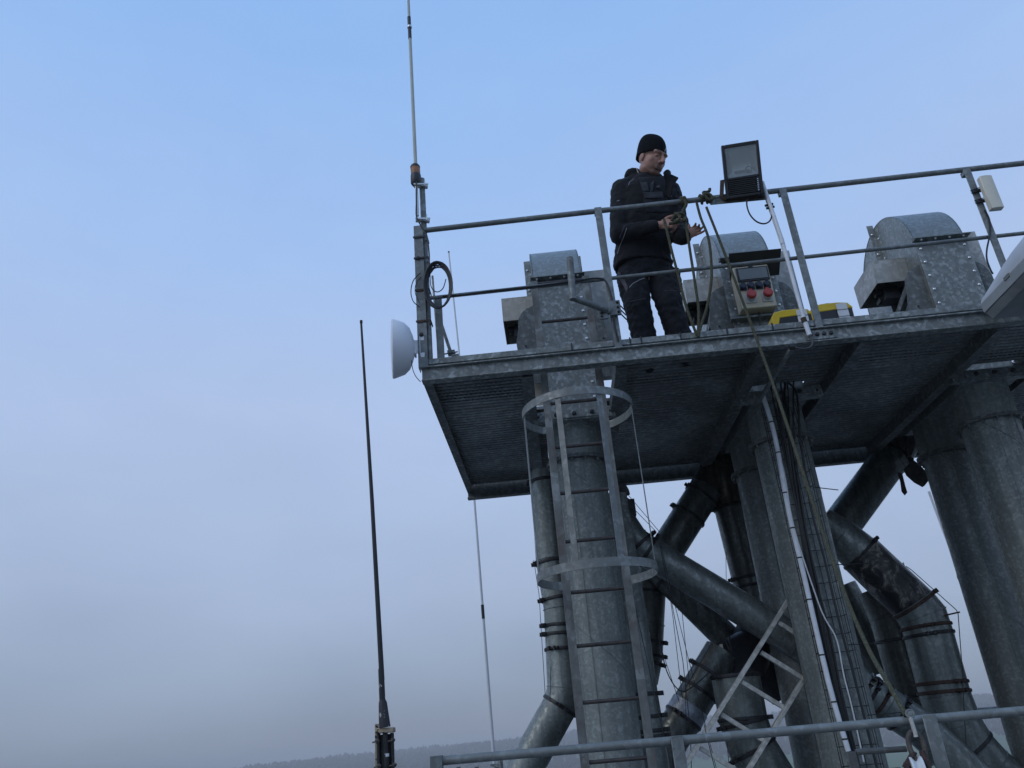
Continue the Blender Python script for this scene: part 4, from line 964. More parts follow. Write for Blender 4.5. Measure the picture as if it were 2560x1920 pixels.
MB().tube(L([(2140, 1880), (2265, 1872)], 3.36), .011, 10).build('bar', 'stile', sb)
q = P(2128, 1884, Y=3.36); b = MB(); b.span((q.x - .018, 3.35, -1.15), (q.x + .016, 3.358, q.z + .006)); b.span((q.x + .010, 3.358, -1.15), (q.x + .016, 3.39, q.z + .006)); b.build('upright', 'stile', sb, bev=.0015)

# ================================================================== BOOM ARM BRACKET ON THE FIRST POST
bm_ = thing('arm_bracket', 'galvanised arm with an upright tube end clamped to the rail post left of the man', 'bracket', P(*c1(1560, 1200), Y=4.70))
e0, e1 = P(*c1(1338, 1118), Y=4.46), P(*c1(1550, 1195), Y=4.69)
MB().tube([e0, e1], .021, 16).build('arm', 'rail', bm_)
u0, u1 = P(*c1(1318, 868), Y=4.45), P(*c1(1338, 1118), Y=4.45)
b = MB(); b.tube([u1 - V((0, 0, .012)), u0], .0225, 16); b.build('upright', 'rail', bm_)
b = MB(); q = P(*c1(1600, 1180), Y=4.70)
b.span(q + V((-.035, -.004, -.055)), q + V((.04, .014, .055))); q2 = P(*c1(1530, 1225), Y=4.69); b.span(q2 + V((-.03, -.004, -.03)), q2 + V((.03, .014, .03))); b.tube([e1, e1 + V((.02, .012, -.005))], .03, 14); b.build('clamp_plate', 'rail', bm_, bev=.003)
b = MB()
for k in range(3):
    p_ = q + V((.022, -.004, .035 - .035 * k)); bolt(b, p_, (0, -1, 0), .009, .012); b.tube([p_, p_ + V((.06, .12, 0))], .0045, 7)
for k in (-1, 1): bolt(b, q2 + V((-.012, -.004, .012 * k)), (0, -1, 0), .008, .012)
b.build('bolts', 'darkbolt', bm_)

# ================================================================== SOCKET BOX
SC[0] = 1.1
sx = thing('socket_box', 'cream power socket box with red and blue outlets under a dark rain hood', 'socket box', P(*c2(1320, 1450), Y=5.0))
YB2 = 4.985
tl, tr_, br_, bl = (P(*c2(x, y), Y=YB2) for x, y in ((1122, 1112), (1386, 1086), (1452, 1385), (1188, 1440)))
xl, xr = (tl.x + bl.x) / 2, (tr_.x + br_.x) / 2; zt, zb_ = (tl.z + tr_.z) / 2, (bl.z + br_.z) / 2
b = MB(); b.span((xl, YB2, zb_), (xr, YB2 + .10, zt)); b.build('case', 'cream', sx, bev=.006)
W_, H_ = xr - xl, zt - zb_
def SB(fx, fz, y=0): return V((xl + W_ * fx, YB2 + y, zb_ + H_ * fz))
b = MB(); b.span(SB(.07, .62, -.012), SB(.97, .95, -.001)); fr_ = b.build('window_frame', 'dark_plastic', sx, bev=.003)
b = MB(); b.span(SB(.12, .66, -.016), SB(.92, .91, -.0125)); b.build('pane', 'window', fr_)
b = MB(); b.span(SB(.44, .945, -.016), SB(.56, .975, -.001)); b.build('latch', 'dark_plastic', sx)
for k in range(4):
    b = MB(); c = SB(.17 + .225 * k, .50, -.001); b.span(c + V((-.024, -.006, -.028)), c + V((.024, 0, .028))); b.lathe([(.022, 0), (.023, .018), (.019, .024)], 18, c + V((0, -.006, 0)), (0, -1, 0)); b.box(c + V((0, -.018, .026)), (.018, .02, .008)); b.build('blue_socket', 'blue', sx, bev=.0015)
for k in range(2):
    c = SB(.31 + .46 * k, .24, -.001); d = V((0, -.85, .18)).normalized()
    b = MB(); b.span(c + V((-.036, -.008, -.045)), c + V((.036, 0, .03))); b.lathe([(.030, 0), (.031, .03)], 20, c + V((0, -.004, -.005)), d); sf = b.build('socket_flange', 'grey_cover', sx, bev=.002)
    b = MB(); b.lathe([(.032, .028), (.034, .034), (.033, .050), (.027, .056)], 24, c + V((0, -.004, -.005)), d); b.box(c + V((0, -.03, .04)), (.02, .03, .014)); b.build('red_lid', 'red', sf)
b = MB()
h0, h1, h2, h3 = P(*c2(1092, 1008), Y=4.93), P(*c2(1488, 970), Y=4.93), P(*c2(1410, 1118), Y=5.06), P(*c2(1085, 1135), Y=5.06)
b.prism([h0, h1, h1 + V((-.01, .14, -.13)), h0 + V((.01, .14, -.13))], (0, .003, .004)); b.build('rain_hood', 'black_metal', sx)
b = MB(); b.span((xl - .06, 5.0855, zb_ - .03), (xr + .03, 5.0895, zt + .06)); b.span((xl - .07, 5.03, zb_ - .045), (xr + .04, 5.089, zb_ - .032)); b.build('back_plate', 'steel', sx)
MB().tube(L([c2(1322, 1450), c2(1328, 1520), c2(1330, 1590)], 5.03), .007, 8).build('cable', 'rubber', sx)
SC[0] = 1.0

# ================================================================== TOOL CASES AND BOARDS ON THE DECK
def tool_case(label, x0, x1, ztop, y0):
    t_ = thing('tool_case', label, 'tool case', ((x0 + x1) / 2, y0 + .15, FZ), 'yellow and black tool cases on the deck')
    w_ = x1 - x0; h = ztop - FZ
    b = MB(); pr = [(x0, y0, FZ), (x1, y0, FZ), (x1 + .004, y0, FZ + h * .85), (x0 - .004, y0, FZ + h * .85)]; b.prism(pr, (0, .30, 0)); b.build('base', 'dark_plastic', t_, bev=.008)
    b = MB(); pr = [(x0 - .005, y0 - .004, FZ + h * .50), (x0 + w_ * .08, y0 - .004, FZ + h * .50), (x0 + w_ * .20, y0 - .004, FZ + h * .80), (x1 - w_ * .05, y0 - .004, FZ + h * .83), (x1 + .005, y0 - .004, FZ + h * .81), (x1 + .005, y0 - .004, FZ + h * .86), (x1 - .02, y0 - .004, FZ + h * .97), (x1 - w_ * .3, y0 - .004, FZ + h), (x0 + w_ * .3, y0 - .004, FZ + h), (x0 + .02, y0 - .004, FZ + h * .96), (x0 - .005, y0 - .004, FZ + h * .84)]
    b.prism(pr, (0, .308, 0)); b.build('lid', 'yellow', t_, bev=.006)
    b = MB(); c = x0 + w_ * .62
    for k in range(4): b.span((c, y0 - .014, FZ + h * (.30 + .165 * k)), (c + w_ * .26, y0 - .002, FZ + h * (.30 + .165 * k + .15)))
    b.build('latch', 'white', t_, bev=.002)
    b = MB(); b.tube(smoothpath([(x0 + w_ * .38, y0 + .05, ztop - .005), (x0 + w_ * .42, y0 + .05, ztop + .016), (x0 + w_ * .58, y0 + .05, ztop + .016), (x0 + w_ * .62, y0 + .05, ztop - .005)], 3), .008, 8); b.build('handle', 'dark_plastic', t_)
q0, q1 = P(*c3(745, 1300), Y=5.0), P(*c3(985, 1230), Y=5.0); tool_case('yellow tool case under the socket box, left of the rail post', q0.x, q1.x + .02, P(*c3(870, 1236), Y=5.0).z, 4.98)
q0, q1 = P(*c3(1020, 1290), Y=5.0), P(*c3(1300, 1250), Y=5.0); tool_case('yellow tool case right of the rail post with the white conduit', q0.x, q1.x, P(*c3(1160, 1190), Y=5.0).z, 4.98)
q0, q1 = P(*c1(640, 1530), Y=4.9), P(*c1(1030, 1495), Y=4.9); b = MB(); b.span((q0.x, 4.86, FZ), (q1.x, 4.96, q0.z + .008)); single(b, 'board', 'wood', 'pale board lying on the deck at the left end', 'board', ((q0.x + q1.x) / 2, 4.9, FZ), bev=.002)
q0, q1 = P(*c4(190, 1142), Y=4.82), P(*c4(500, 1112), Y=4.82); b = MB(); b.span((q0.x, 4.80, FZ), (q1.x, 4.88, FZ + .022)); single(b, 'board', 'wood', 'pale board lying on the deck at the right', 'board', ((q0.x + q1.x) / 2, 4.84, FZ), bev=.002)
wl = MB(); wl.tube(smoothpath([V((.30, 4.80, FZ + .012)), V((.45, 4.78, FZ + .02)), V((.6, 4.79, FZ + .014)), V((.8, 4.78, FZ + .02)), V((1.1, 4.80, FZ + .012))], 6), .006, 6); single(wl, 'deck_cable', 'white_cable', 'pale cable lying along the deck edge by the man\'s feet', 'cable', (.7, 4.79, FZ))

# ================================================================== ROPES
rp = thing('rope', 'olive braided rope knotted to the top rail with its end in the man\'s hand', 'rope', P(1745, 838, Y=4.72))
RR = .0095
def railpt(u): # point on the top rail at pixel column u
    for i in range(400):
        q = ra.lerp(rb, i / 400); c = ROT.transposed() @ q
        if 1280 + FPX * c.x / -c.z >= u: return q
    return rb
def wraps(b, q, n, w):
    pts = []
    for i in range(n * 12 + 1):
        a = 2 * math.pi * i / 12; pts.append(q + V((w * (i / (n * 12.0) - .5), .0295 * math.cos(a), .0295 * math.sin(a))))
    b.tube(pts, RR, 8)
q = railpt(1706)
b = MB(); wraps(b, q, 2, .045); b.tube(smoothpath([q + V((0, -.03, -.01)), q + V((.008, -.035, -.05)), q + V((-.012, -.03, -.085)), q + V((-.03, -.02, -.11))], 4), RR * 1.15, 8); b.build('hitch', 'rope', rp)
k0 = P(1697, 545, Y=4.705); b = MB()
b.tube(smoothpath([k0 + V(p) for p in ((-.055, -.005, -.02), (-.02, -.02, .02), (.03, -.012, .022), (.035, .01, -.015), (-.01, -.014, -.03), (-.04, .012, -.005), (.0, .02, .03), (.04, .0, .0), (.03, -.02, -.035), (-.03, -.01, -.045), (-.075, -.004, -.04))], 5), RR * 1.1, 8)
b.tube(smoothpath([k0 + V(p) for p in ((-.03, -.02, .03), (.0, -.026, -.005), (-.02, -.03, -.04), (-.06, -.018, -.05))], 5), RR * 1.1, 8); b.build('knot', 'rope', rp)
MB().tube(smoothpath(L([(1708, 545, 4.70), (1716, 570, 4.70), (1727, 640, 4.705), (1738, 710, 4.705), (1747, 780, 4.71), (1744, 838, 4.70)], 4.7), 5), RR, 8).build('strand', 'rope', rp)
MB().tube(smoothpath(L([(1660, 548, 4.715), (1668, 580, 4.70), (1680, 630, 4.70), (1696, 690, 4.70), (1715, 765, 4.70), (1742, 838, 4.70)], 4.7), 5), RR, 8).build('strand', 'rope', rp)
r2p = thing('rope', 'olive braided rope knotted beside the floodlight and running down to the pulley', 'rope', P(2266, 1782, Y=3.29))
q = railpt(1756); b = MB(); wraps(b, q + V((-.018, 0, 0)), 1, .02); wraps(b, q + V((.03, 0, 0)), 2, .04); b.tube(smoothpath([q + V(p) for p in ((-.02, -.035, -.01), (.01, -.04, .015), (.045, -.038, .0), (.05, -.036, -.035), (.02, -.036, -.03), (.0, -.034, .03), (.03, -.01, .05), (.055, .0, .065), (.06, .0, .085))], 4), RR * 1.15, 8); b.build('knot', 'rope', r2p)
MB().tube(smoothpath(L([(1742, 508, 4.705), (1752, 545, 4.70), (1772, 600, 4.70), (1779, 690, 4.70), (1768, 765, 4.705), (1752, 815, 4.70), (1746, 842, 4.695)], 4.7), 5), RR, 8).build('strand', 'rope', r2p)
MB().tube(smoothpath(L([(1766, 518, 4.70), (1822, 660, 4.69), (1885, 830, 4.65), (1938, 975, 4.5), (1992, 1135, 4.3), (2050, 1310, 4.1), (2110, 1480, 3.85), (2165, 1610, 3.65), (2215, 1700, 3.45), (2266, 1790, 3.285)], 4.7), 6), RR, 8).build('hauling_strand', 'rope', r2p)

# ================================================================== THE MAN AT THE RAIL
FEET = V((.93, 5.05, FZ))
man = thing('person', 'man in black beanie and black jacket tying a rope at the rail', 'person', FEET)
def fuse(mb, name, mat, voxel, smooth=4, crease=0.0, csize=.06, parent=man):
    """overlapping closed forms -> one continuous skin"""
    ob = mb.build(name, mat, parent)
    r = ob.modifiers.new('r', 'REMESH'); r.mode = 'VOXEL'; r.voxel_size = voxel; r.use_smooth_shade = True
    s = ob.modifiers.new('s', 'SMOOTH'); s.factor = .5; s.iterations = smooth
    if crease:
        tx = bpy.data.textures.new(name + '_folds', 'CLOUDS'); tx.noise_scale = csize; tx.noise_depth = 2
        d = ob.modifiers.new('d', 'DISPLACE'); d.texture = tx; d.strength = crease; d.mid_level = .5; d.texture_coords = 'LOCAL'
        s2 = ob.modifiers.new('s2', 'SMOOTH'); s2.factor = .4; s2.iterations = 2
    bpy.context.view_layer.update()
    dg = bpy.context.evaluated_depsgraph_get()
    me = bpy.data.meshes.new_from_object(ob.evaluated_get(dg)); me.name = name
    ob.modifiers.clear(); ob.data = me
    if not me.materials: me.materials.append(M[mat])
    me.polygons.foreach_set('use_smooth', [True] * len(me.polygons))
    for nm in ('sharp_edge',):
        if nm in me.attributes: me.attributes.remove(me.attributes[nm])
    return ob
def bvh_of(ob):
    me = ob.data; off = base_of(ob); return BVHTree.FromPolygons([v.co + off for v in me.vertices], [tuple(p.vertices) for p in me.polygons])
# joints, measured along the sight lines
J = dict(
    head=P(1632, 398, Y=4.85), neck=P(1620, 450, Y=4.94), chest=P(1612, 525, Y=5.00), waist=P(1610, 610, Y=5.04), pelvis=P(1612, 668, Y=5.07),
    rs=P(1557, 478, Y=4.95), ls=P(1673, 482, Y=5.06), re=P(1549, 588, Y=4.93), rw=P(1640, 566, Y=4.80), le=P(1702, 583, Y=5.0), lw=P(1704, 590, Y=4.86),
    rh=P(1580, 690, Y=5.05), lh=P(1650, 688, Y=5.09), rk=P(1594, 765, Y=4.98), lk=P(1672, 758, Y=5.0))
J['ra'] = V((.80, 5.06, FZ + .10)); J['la'] = V((1.045, 5.03, FZ + .10))
YAW = R_(16)
# head frame
fwd = V((.58, -.70, -.58)).normalized(); up = V((.10, -.12, 1)); rgt = fwd.cross(up).normalized(); up = rgt.cross(fwd).normalized()
HM = Matrix((rgt, fwd, up)).transposed(); HS = 1.16; HM = HM * HS; HC = J['head'] + V((-.004, 0, .012))
def H(x, y, z): return HC + HM @ V((x, y, z))
b = MB()
b.ell(H(0, -.012, .03), (.076, .096, .10), HM, 24, 16); b.ell(H(0, .022, -.040), (.070, .072, .088), HM, 24, 16); b.ell(H(0, .0, -.075), (.066, .06, .05), HM, 20, 12)
b.ell(H(0, .058, -.098), (.034, .026, .026), HM); b.cap(H(-.045, .02, -.075), H(-.02, .065, -.098), .026, .02); b.cap(H(.045, .02, -.075), H(.02, .065, -.098), .026, .02)
b.cap(H(0, .086, .018), H(0, .116, -.030), .010, .0155); b.ell(H(-.012, .104, -.034), (.011, .011, .009), HM); b.ell(H(.012, .104, -.034), (.011, .011, .009), HM)
b.cap(H(-.046, .072, .024), H(.046, .072, .024), .015, .015); b.cap(H(-.030, .086, .027), H(.030, .086, .027), .010, .010)
for s in (-1, 1):
    b.ell(H(s * .042, .050, -.028), (.026, .026, .030), HM); b.ell(H(s * .031, .078, .002), (.015, .010, .009), HM); b.ell(H(s * .076, -.010, -.016), (.008, .020, .030), HM)
b.cap(H(-.024, .086, -.062), H(.024, .086, -.062), .0075, .0075); b.cap(H(-.020, .087, -.074), H(.020, .087, -.074), .0085, .0085); b.ell(H(0, .084, -.05), (.026, .012, .012), HM)
b.cap(H(0, -.015, -.07), J['neck'] + V((0, .02, -.05)), .056, .062)
b.loft([(J['pelvis'] - V((0, 0, .05)), .14, .10, YAW), (J['waist'], .15, .105, YAW), (J['chest'], .175, .115, YAW), (J['neck'] - V((0, 0, .06)), .12, .08, YAW), (J['neck'], .055, .055, YAW)])
b.cap(J['rs'], J['neck'] - V((0, -.02, .06)), .05, .06); b.cap(J['ls'], J['neck'] - V((0, -.02, .06)), .05, .06); b.ell(J['pelvis'] - V((0, 0, .05)), (.16, .11, .11), Matrix.Rotation(YAW, 3, 'Z'))
for s in 'rl':
    el = J[s + 'e'] + (V((-.02, .0, .015)) if s == 'l' else V()); b.cap(J[s + 's'], el, .046, .028); b.cap(el, J[s + 'w'], .028, .026); b.cap(J[s + 'h'], J[s + 'k'], .078, .056); b.cap(J[s + 'k'], J[s + 'a'], .055, .042); b.cap(J[s + 'a'], J[s + 'a'] + V((.04, -.12, -.06)), .035, .03)
def hand(b, wrist, palm_dir, back, thumb_side, fingers, thumb, size=1.0):
    """palm_dir: wrist->knuckles, back: back-of-hand normal; fingers: per finger (spread, bend1, bend2, bend3, length)"""
    d = V(palm_dir).normalized(); nb = V(back); nb = (nb - d * nb.dot(d)).normalized(); sd_ = d.cross(nb) * thumb_side    # towards the thumb
    W_ = V(wrist); k = size
    rot_ = Matrix((sd_, d, nb)).transposed()
    b.ell(W_ + d * .045 * k, (.040 * k, .054 * k, .018 * k), rot_); b.ell(W_ + d * .075 * k, (.042 * k, .026 * k, .015 * k), rot_); b.cap(W_ - d * .03, W_ + d * .03 * k, .027 * k, .026 * k)
    for i, (sp_, b1, b2, b3, ln) in enumerate(fingers):
        off = (.030 - .020 * i) * k; p = W_ + d * (.088 - .004 * abs(i - 1)) * k + sd_ * off
        dd = (d + sd_ * sp_).normalized(); nn = (nb - dd * nb.dot(dd)).normalized(); ax = dd.cross(nn)
        for j, (bd, f) in enumerate(((b1, .45), (b2, .32), (b3, .23))):
            rm = Matrix.Rotation(-R_(bd), 3, ax); dd = rm @ dd
            q = p + dd * ln * f * k; b.cap(p, q, (.0098 - .0008 * j) * k, (.0092 - .0008 * j) * k, 10); p = q
    p = W_ + d * .022 * k + sd_ * .026 * k; b.cap(p, p + thumb[0] * .040 * k, .015 * k, .012 * k, 10); p = p + thumb[0] * .040 * k
    b.cap(p, p + thumb[1] * .030 * k, .0115 * k, .0105 * k, 10); p = p + thumb[1] * .030 * k; b.cap(p, p + thumb[2] * .024 * k, .0105 * k, .009 * k, 10)
# his right hand pinches the knot, index along the rope; his left hand is open behind the hanging strand
hand(b, J['rw'] + V((.025, -.012, .0)), V((.95, -.18, -.10)), V((-.1, -.95, .15)), -1,
     [(.05, 6, 12, 10, .088), (.0, 45, 55, 35, .088), (-.05, 58, 62, 40, .082), (-.1, 65, 65, 40, .066)],
     [V((.8, -.1, .6)).normalized(), V((.95, -.1, .25)).normalized(), V((.97, -.05, -.1)).normalized()], 1.08)
hand(b, P(1711, 590, Y=4.815), V((.86, -.28, .20)), V((.1, .95, .25)), -1,
     [(.16, 14, 28, 22, .078), (.03, 20, 34, 24, .082), (-.10, 26, 38, 26, .076), (-.24, 32, 40, 26, .060)],
     [V((.15, -.35, .9)).normalized(), V((.0, -.4, .9)).normalized(), V((.3, -.4, .85)).normalized()], .95)
body = fuse(b, 'body', 'skin', .0042, 2)
t = M['skin'].node_tree; bs = t.nodes['Principled BSDF']; src = bs.inputs['Base Color'].links[0].from_socket     # a few days' beard
dn = N(t, 'ShaderNodeVectorMath', operation='DISTANCE'); tcn = N(t, 'ShaderNodeTexCoord'); t.links.new(tcn.outputs['Object'], dn.inputs[0]); dn.inputs[1].default_value = H(0, .055, -.098) - FEET
dr_ = ramp(t, dn.outputs['Value'], [(.045, .62), (.088, 0)]); t.links.new(mixc(t, dr_.outputs[0], src, (.12, .065, .048)), bs.inputs['Base Color'])
# facial hair and brows lie on the skin
bv = bvh_of(body)
def onskin(p, out, e=.0012):
    h = bv.ray_cast(p + out * .08, -out, .2); return (h[0] + out * e) if h[0] is not None else p
b = MB()
for s in (-1, 1):
    pts = [onskin(H(s * (.014 + .034 * i / 5), .09, .026 + .004 * math.sin(math.pi * i / 5)), fwd, -.0008) for i in range(6)]; b.tube(pts, [.002, .0026, .0028, .0026, .002, .0014], 6)
b.build('eyebrows', 'stubble', man)
b = MB()
for s in (-1, 1):
    pts = [onskin(H(s * (.019 + .026 * i / 5), .09, .002 - .003 * math.sin(math.pi * i / 5)), fwd, -.0006) for i in range(6)]; b.tube(pts, .0015, 6)
b.build('eyelids', 'stubble', man)
b = MB(); b.tube([onskin(H(-.022 + .0088 * i, .09, -.0675 - .002 * math.cos((i - 2.5) * .6)), fwd, .0) for i in range(6)], .0022, 6); b.build('mouth_line', 'stubble', man)
# beard shadow: thin shell over jaw and chin
def shell(bvh, grid, e):
    b = MB(); vs = []; ok = []
    for row in grid:
        for (p, o) in row:
            h = bvh.ray_cast(p + o * .1, -o, .25); vs.append((h[0] + o * e) if h[0] is not None else None)
    n = len(grid[0]); idx = {}; out = []
    for i, v in enumerate(vs):
        if v is not None: idx[i] = len(out); out.append(v)
    fs = []
    for r in range(len(grid) - 1):
        for c in range(n - 1):
            q = (r * n + c, r * n + c + 1, (r + 1) * n + c + 1, (r + 1) * n + c)
            if all(k in idx for k in q): fs.append(tuple(idx[k] for k in q))
    b.add(out, fs); return b
# beanie
b = MB(); vs = []; fs = []; nu, nv = 40, 16
hv = H(0, -.014, .024)
for i in range(nv + 1):
    for j in range(nu):
        th = 2 * math.pi * j / nu; base = -.12 - .34 * (-math.sin(th)) * 1.0 if False else 0
        lo = .06 + .46 * (math.sin(th) * .5 - .5)        # front edge high, back edge low
        ph = lo + (math.pi / 2 - lo) * i / nv
        rib = 1 + .010 * math.cos(20 * th) * math.cos(ph)
        vs.append(hv + HM @ V((.086 * max(0.0, math.cos(ph)) ** .58 * math.cos(th) * rib, .107 * max(0.0, math.cos(ph)) ** .58 * math.sin(th) * rib - .030 * max(0.0, math.sin(ph)), .128 * math.sin(ph))))
for i in range(nv):
    for j in range(nu): fs.append((i * nu + j, i * nu + (j + 1) % nu, (i + 1) * nu + (j + 1) % nu, (i + 1) * nu + j))
b.add(vs, fs); bo = b.build('beanie', 'knit', man, sharp=180)
sm = bo.modifiers.new('t', 'SOLIDIFY'); sm.thickness = .006; sm.offset = -1
b = MB(); q = H(.012, .105, .040); h = H(.010, .108, .045)
b.bar(H(.004, .1105, .034), H(-.002, .106, .058), .004, .003, fwd); b.build('beanie_mark', 'piping', man)
# jacket
b = MB()
C, Wt, Pl, Nk = J['chest'], J['waist'], J['pelvis'], J['neck']
b.loft([(Pl + V((-.01, .0, -.005)), .218, .150, YAW), (Pl + V((-.01, 0, .06)), .214, .150, YAW), (Wt + V((-.005, 0, .02)), .205, .152, YAW), (Wt.lerp(C, .5), .205, .155, YAW), (C, .205, .152, YAW), (C.lerp(Nk, .5), .200, .135, YAW), (C.lerp(Nk, .88), .14, .108, YAW), (Nk + V((0, .01, .02)), .094, .090, YAW), (Nk + V((-.0, .016, .070)), .084, .084, YAW)], 32)
b.cap(J['rs'], J['re'], .092, .072); b.cap(J['re'], J['rw'] - V((.02, 0, 0)), .073, .050); b.cap(J['rs'] + V((.02, .0, .02)), J['rs'] + V((.09, .03, .055)), .082, .08)
b.cap(J['ls'], J['le'], .090, .076); b.cap(J['le'], P(1706, 591, Y=4.822), .084, .062); b.cap(J['ls'] + V((-.03, 0, .03)), J['ls'] + V((-.08, 0, .05)), .075, .07)
# hood bunched behind the neck and the turned-out collar wings
b.ell(Nk + V((-.05, .07, .03)), (.115, .07, .055), Matrix.Rotation(.2, 3, 'Y')); b.ell(P(1580, 436, Y=4.97), (.062, .06, .045), Matrix.Rotation(-.5, 3, 'Y')); b.cap(P(1574, 428, Y=4.98), P(1598, 462, Y=4.88), .026, .03); b.cap(P(1668, 434, Y=4.98), P(1672, 470, Y=4.92), .03, .028); b.cap(Nk + V((-.105, .03, -.0)), Nk + V((-.06, -.03, -.05)), .042, .03); b.cap(Nk + V((.075, .02, .0)), Nk + V((.10, -.03, -.05)), .034, .03)
jk = fuse(b, 'jacket', 'jacket', .0085, 4, .020, .05)
jb = bvh_of(jk)
def on(bvh, u, v, e=.003):
    d = ray(u, v).normalized(); h = bvh.ray_cast(V((0, 0, 0)), d, 30)
    return h[0] - d * e if h[0] is not None else None
def patch(name, mat, poly, bvh, e=.004, nx=8, ny=8):
    """cloth panel following the garment below; poly is a quad of sight lines"""
    (a, b_, c, d) = [V((p[0], p[1], 0)) for p in poly]; mb = MB(); vs = []; fs = []; idx = {}
    for i in range(ny + 1):
        for j in range(nx + 1):
            p = a.lerp(b_, j / nx).lerp(d.lerp(c, j / nx), i / ny); q = on(bvh, p.x, p.y, e)
            if q is not None: idx[(i, j)] = len(vs); vs.append(q)
    for i in range(ny):
        for j in range(nx):
            k = ((i, j), (i + 1, j), (i + 1, j + 1), (i, j + 1))
            if all(x in idx for x in k): fs.append(tuple(idx[x] for x in k))
    mb.add(vs, fs); o = mb.build(name, mat, man, sharp=180); so_ = o.modifiers.new('t', 'SOLIDIFY'); so_.thickness = .003; so_.offset = -1
    return o
def seam(name, mat, pts, bvh, r=.0022):
    q = []
    for i in range(len(pts) - 1):
        for k in range(6):
            t = k / 6.0; w = on(bvh, pts[i][0] + (pts[i + 1][0] - pts[i][0]) * t, pts[i][1] + (pts[i + 1][1] - pts[i][1]) * t, .002)
            if w is not None: q.append(w)
    if len(q) > 2: MB().tube(q, r, 6).build(name, mat, man)
patch('bib', 'bib', (c2(412, 430), c2(610, 420), c2(640, 700), c2(470, 700)), jb, .003, 10, 14)
patch('bib_pocket', 'patch', (c2(448, 545), c2(590, 540), c2(600, 585), c2(462, 590)), jb, .010)
patch('strap', 'patch', (c2(425, 470), c2(475, 470), c2(490, 535), c2(450, 545)), jb, .010)
patch('strap', 'patch', (c2(505, 475), c2(530, 455), c2(520, 530), c2(500, 545)), jb, .010)
b = MB(); q = on(jb, *c2(560, 505), .014)
if q is not None: b.ell(q, (.016, .006, .013)); b.build('strap_buckle', 'patch', man)
# collar wings standing out over the bib
def wing(pts, Yd, th):
    b = MB(); b.prism([P(*c2(x, y), Y=Yd + dy) for x, y, dy in pts], (0, th, 0)); return b
b = wing([(600, 420, .0), (660, 405, -.02), (716, 430, -.05), (672, 490, -.04), (655, 600, -.02), (610, 560, -.02)], 4.90, .02)
o = b.build('collar_wing', 'jacket', man, bev=.006)
b = MB(); q = [P(*c2(x, y), Y=4.84) for x, y in ((396, 362), (402, 380), (410, 400))]; b.tube(smoothpath(q, 4), .003, 6); b.build('collar_piping', 'piping', man)
seam('jacket_piping', 'piping', (c2(322, 815), c2(300, 880), c2(270, 950), c2(248, 1020)), jb); seam('pocket_zip', 'mauve', (c2(305, 800), c2(285, 850), c2(262, 900)), jb, .003)
seam('shoulder_piping', 'piping', (c2(335, 490), c2(345, 465), c2(385, 440)), jb, .0018); seam('shoulder_mark', 'piping', (c2(248, 612), c2(272, 604)), jb, .003); seam('chest_mark', 'piping', (c2(652, 560), c2(662, 580)), jb, .003)
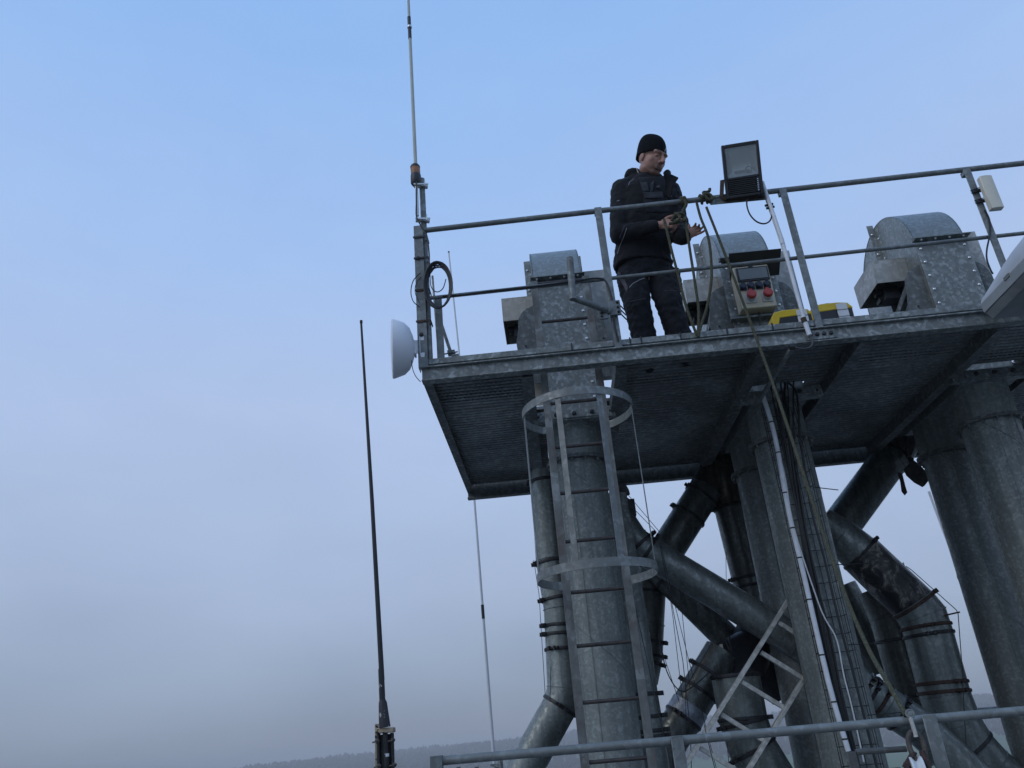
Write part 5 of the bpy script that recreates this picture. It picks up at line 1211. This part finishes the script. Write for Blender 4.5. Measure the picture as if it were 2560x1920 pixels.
# trousers and boots
b = MB()
b.loft([(Pl + V((0, .005, -.13)), .165, .125, YAW), (Pl + V((0, .0, -.03)), .185, .135, YAW), (Pl + V((0, 0, .08)), .180, .130, YAW)])
for s, kk in (('r', 0), ('l', 1)):
    h_, k_, a_ = J[s + 'h'], J[s + 'k'], J[s + 'a']
    b.cap(h_ + V((0, 0, .0)), k_, .112, .094); b.cap(k_, k_.lerp(a_, .55), .094, .088); b.cap(k_.lerp(a_, .55), a_ + V((0, 0, -.045)), .088, .086)
b.box(P(1556, 712, Y=5.0), (.05, .09, .17)); b.box(P(1692, 700, Y=5.07), (.05, .10, .16))
ts = fuse(b, 'trousers', 'trousers', .0085, 3, .030, .045)
tb = bvh_of(ts)
patch('thigh_patch', 'mauve', (c2(268, 1195), c2(300, 1190), c2(333, 1270), c2(322, 1300)), tb, .004); patch('thigh_patch', 'mauve', (c2(250, 1150), c2(275, 1150), c2(278, 1166), c2(256, 1168)), tb, .004)
seam('trouser_piping', 'piping', (c2(342, 1262), c2(370, 1232), c2(420, 1205), c2(462, 1190)), tb, .0026); seam('trouser_piping', 'mauve', (c2(345, 1370), c2(400, 1358), c2(470, 1345)), tb, .0026); seam('trouser_piping', 'mauve', (c2(600, 1290), c2(650, 1284), c2(718, 1290)), tb, .002)
for s, dr in (('r', (-.01, -.115)), ('l', (.075, -.10))):
    a_ = J[s + 'a']; d = V((dr[0], dr[1], 0)); b = MB()
    f = V((a_.x, a_.y, FZ)); b.cap(f + V((0, .03, .052)) - d * .25, f + d + V((0, 0, .045)), .05, .043); b.cap(a_ - V((0, 0, .02)), a_ + V((0, 0, .05)), .052, .055); b.ell(f + d * .5 + V((0, 0, .045)), (.048, .09, .05), Matrix.Rotation(math.atan2(d.x, -d.y), 3, 'Z'))
    fuse(b, 'boot', 'boot', .007, 2)
    b = MB(); b.box(f + d * .42 + V((0, .01, .010)), (.095, .27, .020), Matrix.Rotation(math.atan2(d.x, -d.y), 3, 'Z')); b.build('boot_sole', 'rubber', man, bev=.004)

# ================================================================== FOG IN THE AIR
hz = bpy.data.objects.new('haze', bpy.data.meshes.new('haze')); bmx = bmesh.new(); bmesh.ops.create_cube(bmx, size=1.0); bmx.to_mesh(hz.data); bmx.free(); col.objects.link(hz)
hz.scale = (8600, 8600, 62); hz.location = (0, 0, 62 / 2 + GZ - 4); hz['kind'] = 'stuff'; hz['label'] = 'pale fog hanging over the fields'; hz['category'] = 'fog'
hm = bpy.data.materials.new('fog'); hm.use_nodes = True; t = hm.node_tree; t.nodes.clear()
ho = t.nodes.new('ShaderNodeOutputMaterial'); pv = t.nodes.new('ShaderNodeVolumePrincipled')
pv.inputs['Color'].default_value = (.98, .94, .90, 1); pv.inputs['Density'].default_value = 0.0007; pv.inputs['Anisotropy'].default_value = 0.0
t.links.new(pv.outputs[0], ho.inputs['Volume']); hz.data.materials.append(hm)
